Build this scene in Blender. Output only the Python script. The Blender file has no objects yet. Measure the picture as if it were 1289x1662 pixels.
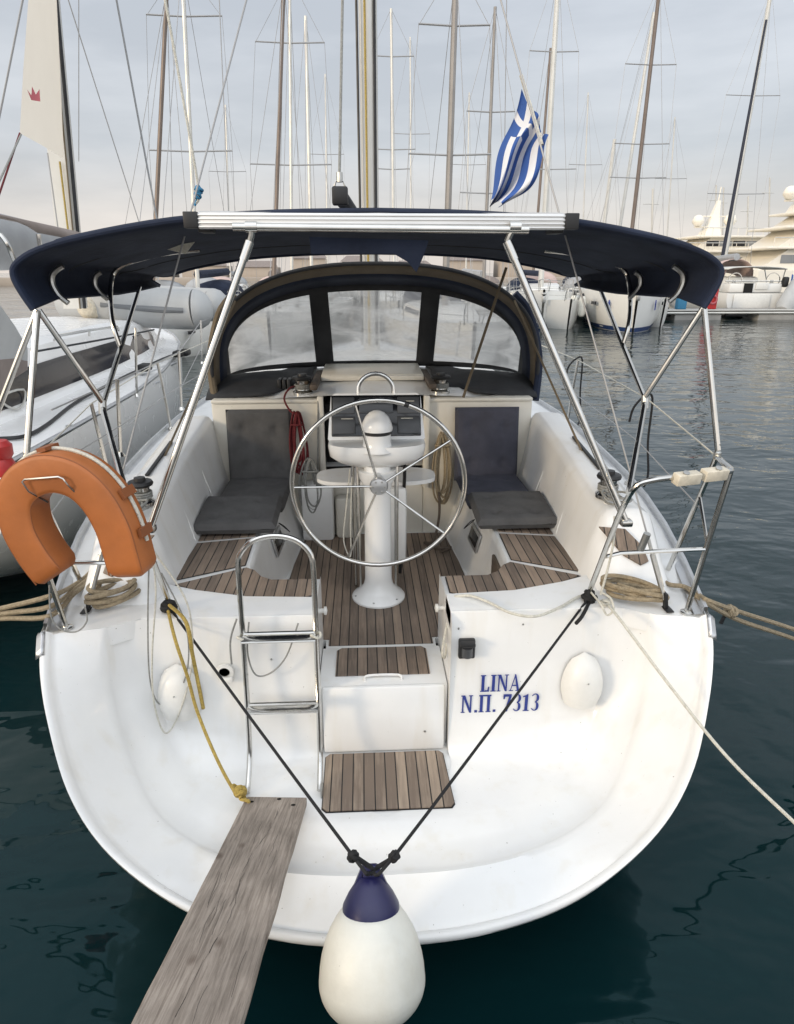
import bpy, bmesh, math, random
from mathutils import Vector, Matrix, noise
random.seed(7)
R = math.radians
SC = bpy.context.scene
COL = SC.collection

# ------------------------------------------------------------------ camera
F, CX, CY = 1060.0, 644.5, 831.0
CAM = Vector((-0.07, 0.0, 2.65)); PIT = R(20.2); YAW = R(2.9)
cd = bpy.data.cameras.new("Camera"); cam = bpy.data.objects.new("Camera", cd); COL.objects.link(cam)
cam.location = CAM; cam.rotation_euler = (R(90) - PIT, 0, -YAW)
cd.sensor_fit = 'HORIZONTAL'; cd.sensor_width = 36; cd.lens = 36 * F / 1289
cd.clip_start = 0.05; cd.clip_end = 3000
SC.camera = cam
FW = Vector((math.sin(YAW) * math.cos(PIT), math.cos(YAW) * math.cos(PIT), -math.sin(PIT)))
RT = Vector((math.cos(YAW), -math.sin(YAW), 0)); UP = RT.cross(FW)

def ray(x, y): return FW + RT * ((x - CX) / F) + UP * ((CY - y) / F)
def PZ(x, y, z): r = ray(x, y); return CAM + r * ((z - CAM.z) / r.z)
def PY(x, y, v): r = ray(x, y); return CAM + r * ((v - CAM.y) / r.y)
def PX(x, y, v): r = ray(x, y); return CAM + r * ((v - CAM.x) / r.x)

# ------------------------------------------------------------------ world, sun, exposure
SUN_EL, SUN_AZ = 16.0, 238.0      # azimuth clockwise from +Y
w = bpy.data.worlds.new("World"); SC.world = w; w.use_nodes = True
nt = w.node_tree; nt.nodes.clear(); N = nt.nodes.new; Lk = nt.links.new
out = N('ShaderNodeOutputWorld'); bg = N('ShaderNodeBackground'); Lk(bg.outputs[0], out.inputs[0])
sky = N('ShaderNodeTexSky'); sky.sky_type = 'NISHITA'; sky.sun_disc = False
sky.sun_elevation = R(SUN_EL); sky.sun_rotation = R(SUN_AZ); sky.dust_density = 2.0
tc = N('ShaderNodeTexCoord'); sep = N('ShaderNodeSeparateXYZ'); Lk(tc.outputs['Generated'], sep.inputs[0])
mp = N('ShaderNodeMapping'); mp.inputs['Scale'].default_value = (1.2, 1.2, 5.5); Lk(tc.outputs['Generated'], mp.inputs[0])
cn = N('ShaderNodeTexNoise'); cn.inputs['Scale'].default_value = 2.2; cn.inputs['Detail'].default_value = 6; cn.inputs['Roughness'].default_value = 0.55
Lk(mp.outputs[0], cn.inputs['Vector'])
cr = N('ShaderNodeValToRGB'); Lk(cn.outputs[0], cr.inputs[0])
cr.color_ramp.elements[0].position = 0.38; cr.color_ramp.elements[0].color = (5.25, 5.5, 5.85, 1)
cr.color_ramp.elements[1].position = 0.66; cr.color_ramp.elements[1].color = (6.6, 6.8, 7.1, 1)
# height ramp: warm band near the horizon, cooler grey higher
hr = N('ShaderNodeValToRGB'); Lk(sep.outputs[2], hr.inputs[0])
e = hr.color_ramp.elements
e[0].position = 0.0; e[0].color = (1.20, 1.06, 0.93, 1)
e[1].position = 0.30; e[1].color = (0.98, 1.0, 1.03, 1)
n1 = hr.color_ramp.elements.new(0.07); n1.color = (1.17, 1.07, 0.98, 1)
n2 = hr.color_ramp.elements.new(0.15); n2.color = (1.0, 1.0, 1.0, 1)
n3 = hr.color_ramp.elements.new(0.9); n3.color = (1.7, 1.7, 1.7, 1); n4 = hr.color_ramp.elements.new(0.48); n4.color = (1.12, 1.12, 1.12, 1)
mm = N('ShaderNodeMix'); mm.data_type = 'RGBA'; mm.blend_type = 'MULTIPLY'; mm.inputs[0].default_value = 1
Lk(cr.outputs[0], mm.inputs[6]); Lk(hr.outputs[0], mm.inputs[7])
mx = N('ShaderNodeMix'); mx.data_type = 'RGBA'; mx.inputs[0].default_value = 0.86
bk = N('ShaderNodeMapRange'); bk.inputs['From Min'].default_value = .25; bk.inputs['From Max'].default_value = -.65; bk.inputs['To Min'].default_value = 1.0; bk.inputs['To Max'].default_value = 2.15; Lk(sep.outputs[1], bk.inputs[0])
sc_b = N('ShaderNodeVectorMath'); sc_b.operation = 'SCALE'; Lk(mm.outputs[2], sc_b.inputs[0]); Lk(bk.outputs[0], sc_b.inputs['Scale'])
Lk(sky.outputs[0], mx.inputs[6]); Lk(sc_b.outputs[0], mx.inputs[7]); Lk(mx.outputs[2], bg.inputs[0])
bg.inputs[1].default_value = 0.10
sd = bpy.data.lights.new("Sun", 'SUN'); sd.energy = 1.2; sd.angle = R(10); sd.color = (1.0, 0.80, 0.55)
so = bpy.data.objects.new("Sun", sd); COL.objects.link(so)
az = R(SUN_AZ); el = R(SUN_EL)
so.rotation_euler = Vector((math.sin(az) * math.cos(el), math.cos(az) * math.cos(el), math.sin(el))).to_track_quat('Z', 'Y').to_euler()
SC.view_settings.view_transform = 'Standard'; SC.view_settings.look = 'None'
SC.view_settings.exposure = 0.25; SC.view_settings.gamma = 1
SC.render.engine = 'CYCLES'

# ------------------------------------------------------------------ materials
MATS = {}
def mat(name, col, rough=0.5, metal=0.0, var=0.0, vscale=6.0, bump=0.0, bscale=60.0, col2=None, stretch=(1, 1, 1), coat=0.0, spec=0.5, detail=6):
    m = bpy.data.materials.new(name); m.use_nodes = True; t = m.node_tree
    b = t.nodes['Principled BSDF']; c = (*col, 1)
    b.inputs['Base Color'].default_value = c; b.inputs['Roughness'].default_value = rough
    b.inputs['Metallic'].default_value = metal; b.inputs['Coat Weight'].default_value = coat
    b.inputs['Specular IOR Level'].default_value = spec
    tcn = t.nodes.new('ShaderNodeTexCoord'); mpn = t.nodes.new('ShaderNodeMapping'); mpn.inputs['Scale'].default_value = stretch
    t.links.new(tcn.outputs['Object'], mpn.inputs[0])
    if var > 0 or col2:
        n = t.nodes.new('ShaderNodeTexNoise'); n.inputs['Scale'].default_value = vscale; n.inputs['Detail'].default_value = detail; n.inputs['Roughness'].default_value = .6
        t.links.new(mpn.outputs[0], n.inputs['Vector'])
        rp = t.nodes.new('ShaderNodeValToRGB'); t.links.new(n.outputs[0], rp.inputs[0])
        c2 = col2 if col2 else tuple(max(0, x * (1 - var)) for x in col)
        rp.color_ramp.elements[0].position = .32; rp.color_ramp.elements[0].color = (*c2, 1)
        rp.color_ramp.elements[1].position = .62; rp.color_ramp.elements[1].color = c
        t.links.new(rp.outputs[0], b.inputs['Base Color'])
        mr = t.nodes.new('ShaderNodeMapRange'); mr.inputs['To Min'].default_value = min(1, rough * 1.35); mr.inputs['To Max'].default_value = rough * .8
        t.links.new(n.outputs[0], mr.inputs[0]); t.links.new(mr.outputs[0], b.inputs['Roughness'])
    if bump > 0:
        n2 = t.nodes.new('ShaderNodeTexNoise'); n2.inputs['Scale'].default_value = bscale; n2.inputs['Detail'].default_value = 4
        t.links.new(mpn.outputs[0], n2.inputs['Vector'])
        bp = t.nodes.new('ShaderNodeBump'); bp.inputs['Strength'].default_value = bump; bp.inputs['Distance'].default_value = .01
        t.links.new(n2.outputs[0], bp.inputs['Height']); t.links.new(bp.outputs[0], b.inputs['Normal'])
    MATS[name] = m
    return m

mat('gelcoat_clean', (.84, .84, .83), .25, var=.04, vscale=2)
mat('gelcoat', (.80, .80, .785), .22, var=.07, vscale=2.2, bump=.03, bscale=14, coat=.2)
mat('gelcoat_cream', (.72, .69, .61), .32, var=.10, vscale=3, bump=.03, bscale=20)
mat('nonskid', (.66, .67, .67), .6, var=.10, vscale=4, bump=.35, bscale=260)
mat('gelcoat_far', (.78, .77, .73), .3, var=.05, vscale=.6)
mat('antifoul', (.02, .05, .16), .5, var=.3)
mat('stainless', (.62, .61, .58), .16, 1.0, var=.12, vscale=9, bump=.02)
mat('steel_dull', (.50, .50, .48), .38, 1.0, var=.2, vscale=20)
mat('aluminium', (.60, .61, .62), .35, .9, var=.15, vscale=8)
mat('mast_white', (.62, .61, .57), .4, .3, var=.1, vscale=1.5)
mat('mast_brown', (.20, .16, .135), .45, .4, var=.15, vscale=1.5)
mat('mast_dark', (.018, .022, .04), .4, var=.15, vscale=2)
mat('wire', (.34, .34, .34), .5, .4)
mat('mast_grey', (.30, .28, .26), .45, .4, var=.15, vscale=1.5)
mat('black', (.012, .012, .013), .45, var=.3, vscale=12)
mat('black_gloss', (.01, .011, .013), .12)
mat('navy_canvas', (.007, .015, .040), .85, var=.35, vscale=5, bump=.25, bscale=35)
mat('tan_and_lit_canvas', (.16, .125, .08), .85, var=.25, vscale=5, bump=.2, bscale=40)  # tan cloth of the straps; also paints the lit underside of the hood roof
mat('grey_canvas', (.36, .37, .38), .8, var=.15, vscale=3, bump=.3, bscale=7)
mat('brown_canvas', (.25, .21, .19), .8, var=.2, vscale=3, bump=.3, bscale=9)
mat('dark_canvas', (.03, .032, .036), .85, var=.3, vscale=5, bump=.2, bscale=10)
mat('cushion_grey', (.098, .096, .095), .92, var=.22, vscale=9, bump=.5, bscale=300)
mat('cushion_blue', (.062, .065, .090), .92, var=.22, vscale=9, bump=.5, bscale=300)
mat('orange_vinyl', (.40, .125, .030), .5, var=.28, vscale=3.5, bump=.45, bscale=7)
mat('orange_dark', (.25, .08, .024), .5, var=.16, vscale=5)
mat('red', (.45, .03, .03), .4, var=.15)
mat('white_rubber', (.72, .71, .64), .42, var=.13, vscale=5, bump=.1, bscale=40)
mat('navy_rubber', (.014, .014, .07), .35, var=.2, vscale=6)
mat('white_plastic', (.74, .73, .69), .35, var=.08, vscale=9)
mat('cream_plastic', (.66, .60, .48), .5, var=.25, vscale=25)
mat('screen', (.035, .038, .042), .18)
mat('screen_grey', (.055, .058, .062), .3, var=.15)
mat('dark_glass', (.03, .03, .035), .08, var=.3, vscale=2)
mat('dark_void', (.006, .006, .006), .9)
mat('wood_dark', (.10, .075, .055), .6, var=.3, vscale=12, stretch=(4, 1, 4))
mat('letter_blue', (.012, .03, .22), .35, var=.1)
mat('rope_tan', (.36, .29, .19), .9, var=.35, vscale=70, bump=.8, bscale=160)
mat('rope_white', (.62, .60, .52), .9, var=.25, vscale=70, bump=.6, bscale=200)
mat('rope_grey', (.30, .30, .28), .9, var=.3, vscale=70, bump=.6, bscale=200)
mat('rope_yellow', (.50, .36, .09), .9, var=.45, vscale=90, bump=.8, bscale=200)
mat('rope_red', (.15, .014, .018), .9, var=.5, vscale=90, bump=.6, bscale=200)
mat('rope_black', (.012, .012, .013), .85, var=.3, vscale=70)
mat('rope_blue', (.05, .22, .38), .9, var=.3, vscale=70)
m_ = mat('sail', (.70, .68, .63), .8, var=.08, vscale=2, bump=.15, bscale=5)
t_ = m_.node_tree; tl_ = t_.nodes.new('ShaderNodeBsdfTranslucent'); tl_.inputs[0].default_value = (.75, .73, .68, 1); ms_ = t_.nodes.new('ShaderNodeMixShader'); ms_.inputs[0].default_value = .55
t_.links.new(t_.nodes['Principled BSDF'].outputs[0], ms_.inputs[1]); t_.links.new(tl_.outputs[0], ms_.inputs[2]); t_.links.new(ms_.outputs[0], t_.nodes['Material Output'].inputs[0])
mat('flag_white', (.72, .73, .76), .8, var=.06)
mat('flag_blue', (.035, .10, .34), .8, var=.12)
mat('crown_red', (.40, .10, .12), .7)
mat('dinghy_grey', (.42, .43, .43), .5, var=.1, vscale=3)
mat('dinghy_dark', (.16, .17, .18), .5)
mat('yellow', (.55, .45, .12), .5)
mat('concrete', (.34, .33, .31), .9, var=.25, vscale=1.5, bump=.4, bscale=8)
mat('superyacht', (.84, .79, .69), .3, var=.05, vscale=.2)
mat('pink_canvas', (.55, .42, .38), .8, var=.1)
mat('fuse_grey', (.24, .25, .26), .5)
mat('stone_far', (.42, .36, .30), .9, var=.25, vscale=.08)
mat('solar_cell', (.012, .016, .035), .12, var=.1)
mat('alu_bright', (.70, .70, .69), .32, .75, var=.12, vscale=6, stretch=(.3, 6, 6))

# teak: caulked planks running fore and aft
def teak(name, pitch=.05, a=(.285, .215, .160), b2=(.130, .100, .078), seed=0.0):
    m = bpy.data.materials.new(name); m.use_nodes = True; t = m.node_tree; n = t.nodes.new; l = t.links.new
    b = t.nodes['Principled BSDF']; b.inputs['Roughness'].default_value = .72
    tcn = n('ShaderNodeTexCoord'); sp = n('ShaderNodeSeparateXYZ'); l(tcn.outputs['Object'], sp.inputs[0])
    dv = n('ShaderNodeMath'); dv.operation = 'DIVIDE'; l(sp.outputs[0], dv.inputs[0]); dv.inputs[1].default_value = pitch
    ad = n('ShaderNodeMath'); ad.operation = 'ADD'; l(dv.outputs[0], ad.inputs[0]); ad.inputs[1].default_value = 100.5 + seed
    fr = n('ShaderNodeMath'); fr.operation = 'FRACT'; l(ad.outputs[0], fr.inputs[0])
    fl = n('ShaderNodeMath'); fl.operation = 'FLOOR'; l(ad.outputs[0], fl.inputs[0])
    wn = n('ShaderNodeTexWhiteNoise'); wn.noise_dimensions = '1D'; l(fl.outputs[0], wn.inputs['W'])
    cb = n('ShaderNodeCombineXYZ'); l(wn.outputs[0], cb.inputs[2])
    # grain
    mp2 = n('ShaderNodeMapping'); mp2.inputs['Scale'].default_value = (34, 2.2, 8); l(tcn.outputs['Object'], mp2.inputs[0])
    av = n('ShaderNodeVectorMath'); av.operation = 'ADD'; l(mp2.outputs[0], av.inputs[0])
    sv = n('ShaderNodeVectorMath'); sv.operation = 'SCALE'; l(cb.outputs[0], sv.inputs[0]); sv.inputs['Scale'].default_value = 30; l(sv.outputs[0], av.inputs[1])
    g = n('ShaderNodeTexNoise'); g.inputs['Scale'].default_value = 2.0; g.inputs['Detail'].default_value = 8; g.inputs['Roughness'].default_value = .65; l(av.outputs[0], g.inputs['Vector'])
    st = n('ShaderNodeTexNoise'); st.inputs['Scale'].default_value = 3.0; st.inputs['Detail'].default_value = 5; l(tcn.outputs['Object'], st.inputs['Vector'])
    s1 = n('ShaderNodeMath'); s1.operation = 'MULTIPLY_ADD'; l(wn.outputs[0], s1.inputs[0]); s1.inputs[1].default_value = .5; s1.inputs[2].default_value = -.25
    s2 = n('ShaderNodeMath'); s2.operation = 'ADD'; l(g.outputs[0], s2.inputs[0]); l(s1.outputs[0], s2.inputs[1])
    s3 = n('ShaderNodeMath'); s3.operation = 'MULTIPLY_ADD'; l(st.outputs[0], s3.inputs[0]); s3.inputs[1].default_value = .8; s3.inputs[2].default_value = -.4
    s4 = n('ShaderNodeMath'); s4.operation = 'ADD'; l(s2.outputs[0], s4.inputs[0]); l(s3.outputs[0], s4.inputs[1])
    rp = n('ShaderNodeValToRGB'); l(s4.outputs[0], rp.inputs[0])
    rp.color_ramp.elements[0].position = .25; rp.color_ramp.elements[0].color = (*b2, 1)
    rp.color_ramp.elements[1].position = .75; rp.color_ramp.elements[1].color = (*a, 1)
    # caulk mask
    sb = n('ShaderNodeMath'); sb.operation = 'SUBTRACT'; l(fr.outputs[0], sb.inputs[0]); sb.inputs[1].default_value = .5
    ab = n('ShaderNodeMath'); ab.operation = 'ABSOLUTE'; l(sb.outputs[0], ab.inputs[0])
    gt = n('ShaderNodeMath'); gt.operation = 'GREATER_THAN'; l(ab.outputs[0], gt.inputs[0]); gt.inputs[1].default_value = .445
    mi = n('ShaderNodeMix'); mi.data_type = 'RGBA'; l(gt.outputs[0], mi.inputs[0]); l(rp.outputs[0], mi.inputs[6]); mi.inputs[7].default_value = (.012, .011, .010, 1)
    l(mi.outputs[2], b.inputs['Base Color'])
    hh = n('ShaderNodeMath'); hh.operation = 'MULTIPLY_ADD'; l(gt.outputs[0], hh.inputs[0]); hh.inputs[1].default_value = -.8; l(g.outputs[0], hh.inputs[2])
    bp = n('ShaderNodeBump'); bp.inputs['Strength'].default_value = .35; bp.inputs['Distance'].default_value = .004; l(hh.outputs[0], bp.inputs['Height']); l(bp.outputs[0], b.inputs['Normal'])
    MATS[name] = m
def grime(name):
    m = MATS[name]; t = m.node_tree; b = t.nodes['Principled BSDF']; src = b.inputs['Base Color'].links[0].from_socket
    tcn = t.nodes.new('ShaderNodeTexCoord')
    cur = src
    for st, sc2, lo, hi, c2 in (((7, 7, .9), 1.6, .54, .78, (.945, .925, .885, 1)), ((1, 1, 1), 2.3, .50, .72, (.985, .98, .965, 1)), ((1, 1, 1), 75, .735, .75, (.45, .43, .40, 1))):
        q = t.nodes.new('ShaderNodeMapping'); q.inputs['Scale'].default_value = st; t.links.new(tcn.outputs['Object'], q.inputs[0])
        n = t.nodes.new('ShaderNodeTexNoise'); n.inputs['Scale'].default_value = sc2; n.inputs['Detail'].default_value = 5; t.links.new(q.outputs[0], n.inputs['Vector'])
        rp = t.nodes.new('ShaderNodeValToRGB'); rp.color_ramp.elements[0].position = lo; rp.color_ramp.elements[0].color = (1, 1, 1, 1); rp.color_ramp.elements[1].position = hi; rp.color_ramp.elements[1].color = c2
        t.links.new(n.outputs[0], rp.inputs[0]); mu = t.nodes.new('ShaderNodeMix'); mu.data_type = 'RGBA'; mu.blend_type = 'MULTIPLY'; mu.inputs[0].default_value = 1
        t.links.new(cur, mu.inputs[6]); t.links.new(rp.outputs[0], mu.inputs[7]); cur = mu.outputs[2]
    t.links.new(cur, b.inputs['Base Color'])
grime('gelcoat'); grime('white_rubber'); grime('gelcoat_cream')
teak('teak', .0505)
teak('teak_pale', .0505, (.36, .285, .215), (.17, .13, .10), .5)

def plank_mat():
    m = bpy.data.materials.new('plank'); m.use_nodes = True; t = m.node_tree; n = t.nodes.new; l = t.links.new
    b = t.nodes['Principled BSDF']; b.inputs['Roughness'].default_value = .85
    tcn = n('ShaderNodeTexCoord'); mp2 = n('ShaderNodeMapping'); mp2.inputs['Scale'].default_value = (1, .05, 1); l(tcn.outputs['Object'], mp2.inputs[0])
    d = n('ShaderNodeTexNoise'); d.inputs['Scale'].default_value = 7; d.inputs['Detail'].default_value = 3; l(mp2.outputs[0], d.inputs['Vector'])
    g = n('ShaderNodeTexNoise'); g.inputs['Scale'].default_value = 105; g.inputs['Detail'].default_value = 10; g.inputs['Roughness'].default_value = .68; g.inputs['Distortion'].default_value = .5
    av = n('ShaderNodeVectorMath'); av.operation = 'MULTIPLY_ADD'; l(d.outputs['Color'], av.inputs[0]); av.inputs[1].default_value = (.05, .05, .05); l(mp2.outputs[0], av.inputs[2]); l(av.outputs[0], g.inputs['Vector'])
    rp = n('ShaderNodeValToRGB'); l(g.outputs[0], rp.inputs[0])
    rp.color_ramp.elements[0].position = .28; rp.color_ramp.elements[0].color = (.15, .12, .095, 1)
    rp.color_ramp.elements[1].position = .60; rp.color_ramp.elements[1].color = (.37, .315, .265, 1)
    # knots
    v = n('ShaderNodeTexVoronoi'); mp3 = n('ShaderNodeMapping'); mp3.inputs['Scale'].default_value = (1, .65, 1); l(tcn.outputs['Object'], mp3.inputs[0]); l(mp3.outputs[0], v.inputs['Vector']); v.inputs['Scale'].default_value = 7.5
    kr = n('ShaderNodeValToRGB'); l(v.outputs['Distance'], kr.inputs[0]); kr.color_ramp.elements[0].position = .06; kr.color_ramp.elements[0].color = (.42, .36, .33, 1); kr.color_ramp.elements[1].position = .15; kr.color_ramp.elements[1].color = (1, 1, 1, 1)
    mu = n('ShaderNodeMix'); mu.data_type = 'RGBA'; mu.blend_type = 'MULTIPLY'; mu.inputs[0].default_value = .8; l(rp.outputs[0], mu.inputs[6]); l(kr.outputs[0], mu.inputs[7])
    bl = n('ShaderNodeTexNoise'); bl.inputs['Scale'].default_value = 5; bl.inputs['Detail'].default_value = 5; l(tcn.outputs['Object'], bl.inputs['Vector'])
    br = n('ShaderNodeMapRange'); l(bl.outputs[0], br.inputs[0]); br.inputs['From Min'].default_value = .3; br.inputs['From Max'].default_value = .7; br.inputs['To Min'].default_value = .72; br.inputs['To Max'].default_value = 1.12
    m3 = n('ShaderNodeVectorMath'); m3.operation = 'SCALE'; l(mu.outputs[2], m3.inputs[0]); l(br.outputs[0], m3.inputs['Scale']); l(m3.outputs[0], b.inputs['Base Color'])
    bp = n('ShaderNodeBump'); bp.inputs['Strength'].default_value = .6; bp.inputs['Distance'].default_value = .006; l(g.outputs[0], bp.inputs['Height']); l(bp.outputs[0], b.inputs['Normal'])
    MATS['plank'] = m
plank_mat()

def vinyl_mat():
    m = bpy.data.materials.new('vinyl'); m.use_nodes = True; t = m.node_tree; n = t.nodes.new; l = t.links.new
    b = t.nodes['Principled BSDF']; b.inputs['Base Color'].default_value = (.62, .62, .61, 1); b.inputs['Roughness'].default_value = .22
    o = t.nodes['Material Output']; tr = n('ShaderNodeBsdfTransparent'); tr.inputs[0].default_value = (.85, .86, .86, 1)
    tl = n('ShaderNodeBsdfTranslucent'); tl.inputs[0].default_value = (.7, .7, .7, 1)
    tcn = n('ShaderNodeTexCoord'); mp2 = n('ShaderNodeMapping'); mp2.inputs['Scale'].default_value = (1.2, 1, 3.2); l(tcn.outputs['Object'], mp2.inputs[0])
    g = n('ShaderNodeTexNoise'); g.inputs['Scale'].default_value = 2.6; g.inputs['Detail'].default_value = 7; g.inputs['Roughness'].default_value = .5; g.inputs['Distortion'].default_value = .7; l(mp2.outputs[0], g.inputs['Vector'])
    mr = n('ShaderNodeMapRange'); l(g.outputs[0], mr.inputs[0]); mr.inputs['From Min'].default_value = .3; mr.inputs['From Max'].default_value = .68; mr.inputs['To Min'].default_value = .52; mr.inputs['To Max'].default_value = .93
    vr = n('ShaderNodeValToRGB'); l(g.outputs[0], vr.inputs[0]); vr.color_ramp.elements[0].position = .36; vr.color_ramp.elements[0].color = (.66, .66, .65, 1); vr.color_ramp.elements[1].position = .64; vr.color_ramp.elements[1].color = (.92, .92, .90, 1); l(vr.outputs[0], b.inputs['Base Color']); l(vr.outputs[0], tl.inputs[0])
    m0 = n('ShaderNodeMixShader'); m0.inputs[0].default_value = .45; l(b.outputs[0], m0.inputs[1]); l(tl.outputs[0], m0.inputs[2])
    m1 = n('ShaderNodeMixShader'); l(mr.outputs[0], m1.inputs[0]); l(tr.outputs[0], m1.inputs[1]); l(m0.outputs[0], m1.inputs[2]); l(m1.outputs[0], o.inputs[0])
    bp = n('ShaderNodeBump'); bp.inputs['Strength'].default_value = .4; bp.inputs['Distance'].default_value = .03; l(g.outputs[0], bp.inputs['Height']); l(bp.outputs[0], b.inputs['Normal'])
    MATS['vinyl'] = m
vinyl_mat()

def water_mat():
    m = bpy.data.materials.new('water'); m.use_nodes = True; t = m.node_tree; n = t.nodes.new; l = t.links.new
    b = t.nodes['Principled BSDF']; b.inputs['Roughness'].default_value = .045; b.inputs['IOR'].default_value = 1.45
    b.inputs['Base Color'].default_value = (.002, .014, .016, 1); b.inputs['Specular Tint'].default_value = (.27, .48, .53, 1)
    tcn = n('ShaderNodeTexCoord')
    def nz(scale, st, det, dist=0):
        q = n('ShaderNodeMapping'); q.inputs['Scale'].default_value = st; q.inputs['Rotation'].default_value = (0, 0, R(12)); l(tcn.outputs['Object'], q.inputs[0])
        x = n('ShaderNodeTexNoise'); x.inputs['Scale'].default_value = scale; x.inputs['Detail'].default_value = det; x.inputs['Distortion'].default_value = dist; l(q.outputs[0], x.inputs['Vector']); return x
    a = nz(.9, (1, 1.5, 1), 3, .4); c = nz(3.4, (1, 1.4, 1), 2, .3); big = nz(.16, (1, 1.6, 1), 2)
    s = n('ShaderNodeMath'); s.operation = 'MULTIPLY_ADD'; l(c.outputs[0], s.inputs[0]); s.inputs[1].default_value = .16; l(a.outputs[0], s.inputs[2])
    mr = n('ShaderNodeMapRange'); l(big.outputs[0], mr.inputs[0]); mr.inputs['From Min'].default_value = .35; mr.inputs['From Max'].default_value = .65; mr.inputs['To Min'].default_value = .45; mr.inputs['To Max'].default_value = 1
    s2 = n('ShaderNodeMath'); s2.operation = 'MULTIPLY'; l(s.outputs[0], s2.inputs[0]); l(mr.outputs[0], s2.inputs[1])
    bp = n('ShaderNodeBump'); bp.inputs['Strength'].default_value = 1; bp.inputs['Distance'].default_value = .080; l(s2.outputs[0], bp.inputs['Height']); l(bp.outputs[0], b.inputs['Normal'])
    MATS['water'] = m
water_mat()

# ------------------------------------------------------------------ mesh building
def cat(pts, n=6, closed=False):
    P = [Vector(p) for p in pts]
    if len(P) < 3: return P
    o = []; L = len(P); rng = L if closed else L - 1
    for i in range(rng):
        if closed: a, b, c, d = P[(i - 1) % L], P[i], P[(i + 1) % L], P[(i + 2) % L]
        else: a, b, c, d = P[max(i - 1, 0)], P[i], P[i + 1], P[min(i + 2, L - 1)]
        for k in range(n):
            t = k / n; t2 = t * t; t3 = t2 * t
            o.append(.5 * ((2 * b) + (c - a) * t + (2 * a - 5 * b + 4 * c - d) * t2 + (3 * b - a - 3 * c + d) * t3))
    if not closed: o.append(P[-1])
    return o

class MB:
    def __init__(s): s.v = []; s.f = []
    def add(s, vs, fs):
        o = len(s.v); s.v += [Vector(v) for v in vs]; s.f += [[i + o for i in f] for f in fs]; return s
    def tube(s, pts, r, n=8, smooth=0, closed=False, r2=None):
        P = cat(pts, smooth, closed) if smooth else [Vector(p) for p in pts]
        L = len(P); vs = []; fs = []; prev = None
        for i, p in enumerate(P):
            if closed: t = P[(i + 1) % L] - P[i - 1]
            else: t = P[min(i + 1, L - 1)] - P[max(i - 1, 0)]
            if t.length < 1e-9: t = Vector((0, 0, 1))
            t.normalize()
            if prev is None:
                a = Vector((0, 0, 1)) if abs(t.z) < .9 else Vector((1, 0, 0)); u = t.cross(a).normalized()
            else:
                u = prev - t * prev.dot(t)
                u = u.normalized() if u.length > 1e-6 else prev
            prev = u; q = t.cross(u)
            rr = r if r2 is None else r + (r2 - r) * i / max(1, L - 1)
            for k in range(n):
                an = 2 * math.pi * k / n; vs.append(p + (u * math.cos(an) + q * math.sin(an)) * rr)
        for i in range(L if closed else L - 1):
            j = (i + 1) % L
            for k in range(n):
                k2 = (k + 1) % n; fs.append([i * n + k, i * n + k2, j * n + k2, j * n + k])
        if not closed: fs.append(list(range(n))[::-1]); fs.append([(L - 1) * n + k for k in range(n)])
        return s.add(vs, fs)
    def lathe(s, prof, c=(0, 0, 0), n=24, ax=(0, 0, 1)):
        q = Vector((0, 0, 1)).rotation_difference(Vector(ax)); vs = []; fs = []; c = Vector(c)
        for (r, z) in prof:
            for k in range(n):
                an = 2 * math.pi * k / n; vs.append(c + q @ Vector((r * math.cos(an), r * math.sin(an), z)))
        for i in range(len(prof) - 1):
            for k in range(n):
                k2 = (k + 1) % n; fs.append([i * n + k, i * n + k2, (i + 1) * n + k2, (i + 1) * n + k])
        if prof[0][0] > 1e-5: fs.append(list(range(n))[::-1])
        if prof[-1][0] > 1e-5: fs.append([(len(prof) - 1) * n + k for k in range(n)])
        return s.add(vs, fs)
    def box(s, c, d, bev=0.0, rot=None, seg=2):
        bm = bmesh.new(); bmesh.ops.create_cube(bm, size=1)
        for v in bm.verts: v.co = Vector((v.co.x * d[0], v.co.y * d[1], v.co.z * d[2]))
        if bev > 0: bmesh.ops.bevel(bm, geom=list(bm.edges), offset=min(bev, min(d) * .49), segments=seg, profile=.5, affect='EDGES')
        m = rot if rot is not None else Matrix.Identity(3); c = Vector(c)
        bm.verts.index_update(); vs = [c + m @ v.co for v in bm.verts]; fs = [[v.index for v in f.verts] for f in bm.faces]; bm.free()
        return s.add(vs, fs)
    def grid(s, rows, closed=False):
        n = len(rows[0]); vs = [p for r_ in rows for p in r_]; fs = []
        for i in range(len(rows) - 1):
            for k in range(n if closed else n - 1):
                k2 = (k + 1) % n; fs.append([i * n + k, i * n + k2, (i + 1) * n + k2, (i + 1) * n + k])
        return s.add(vs, fs)
    def prism(s, poly, z0, z1):
        n = len(poly); vs = [(p[0], p[1], z0) for p in poly] + [(p[0], p[1], z1) for p in poly]
        fs = [list(range(n))[::-1], [n + k for k in range(n)]] + [[k, (k + 1) % n, n + (k + 1) % n, n + k] for k in range(n)]
        return s.add(vs, fs)
    def slab(s, poly, off):      # 3D polygon extruded by a vector
        n = len(poly); off = Vector(off); vs = [Vector(p) for p in poly] + [Vector(p) + off for p in poly]
        fs = [list(range(n))[::-1], [n + k for k in range(n)]] + [[k, (k + 1) % n, n + (k + 1) % n, n + k] for k in range(n)]
        return s.add(vs, fs)
    def mirror(s):               # add the mirror image in X
        o = len(s.v); s.v += [Vector((-v.x, v.y, v.z)) for v in s.v[:o]]; s.f += [[i + o for i in f][::-1] for f in s.f[:]]
        return s
    def flipped(s):
        m = MB(); m.v = [Vector((-v.x, v.y, v.z)) for v in s.v]; m.f = [f[::-1] for f in s.f]; return m

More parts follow.
